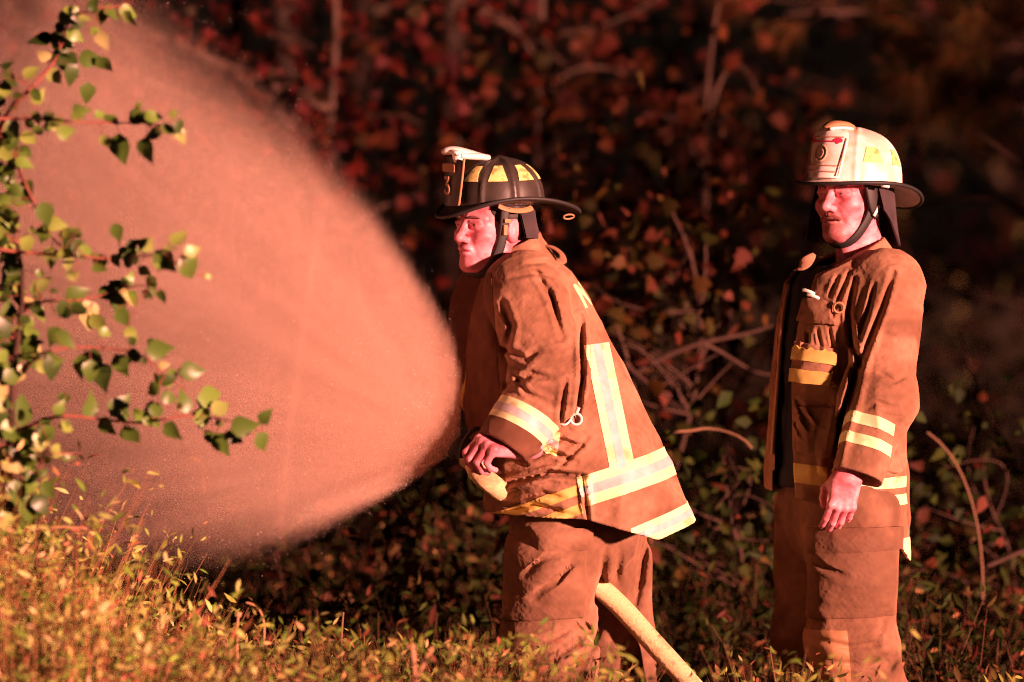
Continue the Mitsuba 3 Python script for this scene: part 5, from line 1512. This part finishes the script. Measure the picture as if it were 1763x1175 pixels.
bare('leafless sapling bending across the gap between the two firefighters', [P(1090, 1000, 1.7), P(1100, 800, 1.7), P(1085, 640, 1.7), P(1060, 560, 1.7)], 0.013,
     [([P(1100, 640, 1.7), P(1150, 612, 1.68), P(1205, 592, 1.66), P(1270, 578, 1.66), P(1330, 560, 1.66)], 0.010),
      ([P(1205, 592, 1.66), P(1250, 612, 1.7), P(1300, 640, 1.72), P(1340, 646, 1.72)], 0.007),
      ([P(1075, 625, 1.7), P(1130, 670, 1.66), P(1190, 700, 1.64)], 0.008),
      ([P(1130, 670, 1.66), P(1180, 640, 1.64), P(1235, 610, 1.62)], 0.005),
      ([P(1190, 700, 1.64), P(1225, 660, 1.64), P(1260, 625, 1.64)], 0.005)])
bare('thin bare sapling curving at the right edge', [P(1790, 900, 2.2), P(1750, 800, 2.2), P(1700, 710, 2.2), P(1672, 640, 2.2), P(1655, 575, 2.2)], 0.012, [([P(1690, 700, 2.2), P(1680, 655, 2.2), P(1684, 630, 2.2)], 0.005)])
bare('dark bare sapling with a branch pointing at the white helmet', [P(1800, 520, 2.6), P(1790, 400, 2.6), P(1720, 345, 2.6), P(1640, 345, 2.6), P(1570, 356, 2.6)], 0.014, [([P(1790, 330, 2.6), P(1740, 270, 2.6), P(1690, 235, 2.6), P(1655, 205, 2.6)], 0.008), ([P(1800, 520, 2.6), P(1810, 900, 2.6), P(1815, 1150, 2.6)], 0.018)])


# pine with long needles, upper right
def build_pine():
    rng = np.random.default_rng(77)
    root = thing('pine_tree', 'pine with long reddish needle sprays above the white helmet', 'pine tree')
    b = np.array([1.95, 4.6, ground_h(np.array([1.95]), np.array([4.6]))[0] - 0.05])
    cl = spline(np.array([b, b + [0.05, 0, 1.5], b + [0.0, 0.05, 3.0], b + [0.05, 0, 5.0]]), 24)
    put('trunk', tube(cl, np.linspace(0.11, 0.05, 24), 10), 'bark', root, smooth=True)
    tips = []
    for (zz, ex, ey, ez) in ((2.3, 0.95, 4.2, 2.42), (2.3, 1.25, 4.0, 2.20), (2.55, 0.75, 4.4, 2.62), (2.2, 1.55, 3.9, 2.30), (2.6, 1.45, 4.1, 2.66), (2.0, 1.35, 4.3, 2.02), (2.8, 1.15, 4.3, 2.80), (2.9, 2.3, 4.2, 2.7), (2.4, 1.75, 4.0, 2.55), (2.2, 1.62, 4.2, 2.05)):
        s = cl[np.argmin(np.abs(cl[:, 2] - zz))]
        e = np.array([ex, ey, ez])
        c = spline(np.array([s, (s + e) / 2 + [0, 0, 0.06], e]), 14)
        put('branch', tube(c, np.linspace(0.016, 0.004, 14), 6), 'bark', root, smooth=True)
        for k in range(9):
            q = c[rng.integers(5, 14)] + rng.normal(size=3) * np.array([0.10, 0.10, 0.07])
            tips.append((q, unit(e - s + rng.normal(size=3) * 0.5)))
            put('twig', tube([c[min(13, max(4, int(rng.integers(4, 13))))], q], [0.004, 0.0025], 5), 'bark', root)
    vs, fs, cs = [], [], []
    at = 0
    for q, d in tips:
        n = 90
        dd = rand_dirs(rng, n) * 0.8 + d + [0, 0, -0.25]
        dd /= np.linalg.norm(dd, axis=1, keepdims=True)
        L = rng.uniform(0.09, 0.17, n)
        st = q + dd * 0.01 + rng.normal(size=(n, 3)) * 0.02
        mid = st + dd * L[:, None] * 0.5
        en = st + dd * L[:, None] + np.array([0, 0, -0.02])
        sd = np.cross(dd, rand_dirs(rng, n)); sd /= np.linalg.norm(sd, axis=1, keepdims=True)
        w = 0.0016
        v = np.stack([st - sd * w, st + sd * w, mid + sd * w, mid - sd * w, en], 1)
        f = np.array([[0, 1, 2], [0, 2, 3], [3, 2, 4]])
        vs.append(v.reshape(-1, 3)); fs.append((f[None] + (np.arange(n) * 5)[:, None, None]).reshape(-1, 3) + at); at += n * 5
        cs.append(np.repeat(pick_colors(rng, n, [(0.055, 0.040, 0.010), (0.13, 0.030, 0.010), (0.09, 0.045, 0.013), (0.03, 0.03, 0.009)], [3, 3, 2, 2]), 5, 0))
    put('needles', trimesh.Trimesh(np.vstack(vs), np.vstack(fs), process=False), 'leaves_mixed', root, color=np.vstack(cs), kind='stuff', smooth=True)


build_pine()


def far_wood():
    rng = np.random.default_rng(91)
    n = 5200
    pos = np.stack([rng.uniform(-3.6, 3.8, n), rng.uniform(6.5, 9.5, n), rng.uniform(0.0, 4.4, n)], 1)
    den = meshkit.fbm(pos * 0.9, 3, 8) * np.where(pos[:, 2] < 1.7, 1.2, np.clip(1.25 - 0.30 * (pos[:, 0] + 0.2), 0.25, 1.3)) * np.clip(1.35 - 0.2 * pos[:, 2], 0.4, 1.2)
    pos = pos[rng.random(n) < np.clip((den - 0.38) * 3.5, 0, 1)]
    n = len(pos)
    q = np.stack([rng.uniform(-1.0, 5.0, 3000), rng.uniform(8.4, 10.5, 3000), rng.random(3000) ** 1.3 * 2.0 + 0.1], 1)
    pos = np.vstack([pos, q])
    n = len(pos)
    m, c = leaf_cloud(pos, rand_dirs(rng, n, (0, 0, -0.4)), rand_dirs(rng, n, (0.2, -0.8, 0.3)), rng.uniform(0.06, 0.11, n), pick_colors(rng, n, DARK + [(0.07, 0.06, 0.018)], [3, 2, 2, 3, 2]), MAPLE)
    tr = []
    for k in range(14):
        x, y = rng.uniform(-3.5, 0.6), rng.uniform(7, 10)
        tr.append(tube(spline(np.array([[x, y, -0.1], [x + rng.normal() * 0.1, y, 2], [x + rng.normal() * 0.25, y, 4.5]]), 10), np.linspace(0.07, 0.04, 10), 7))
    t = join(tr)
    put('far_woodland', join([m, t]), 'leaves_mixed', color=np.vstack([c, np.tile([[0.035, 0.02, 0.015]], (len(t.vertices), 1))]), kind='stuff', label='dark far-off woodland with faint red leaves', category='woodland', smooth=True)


far_wood()
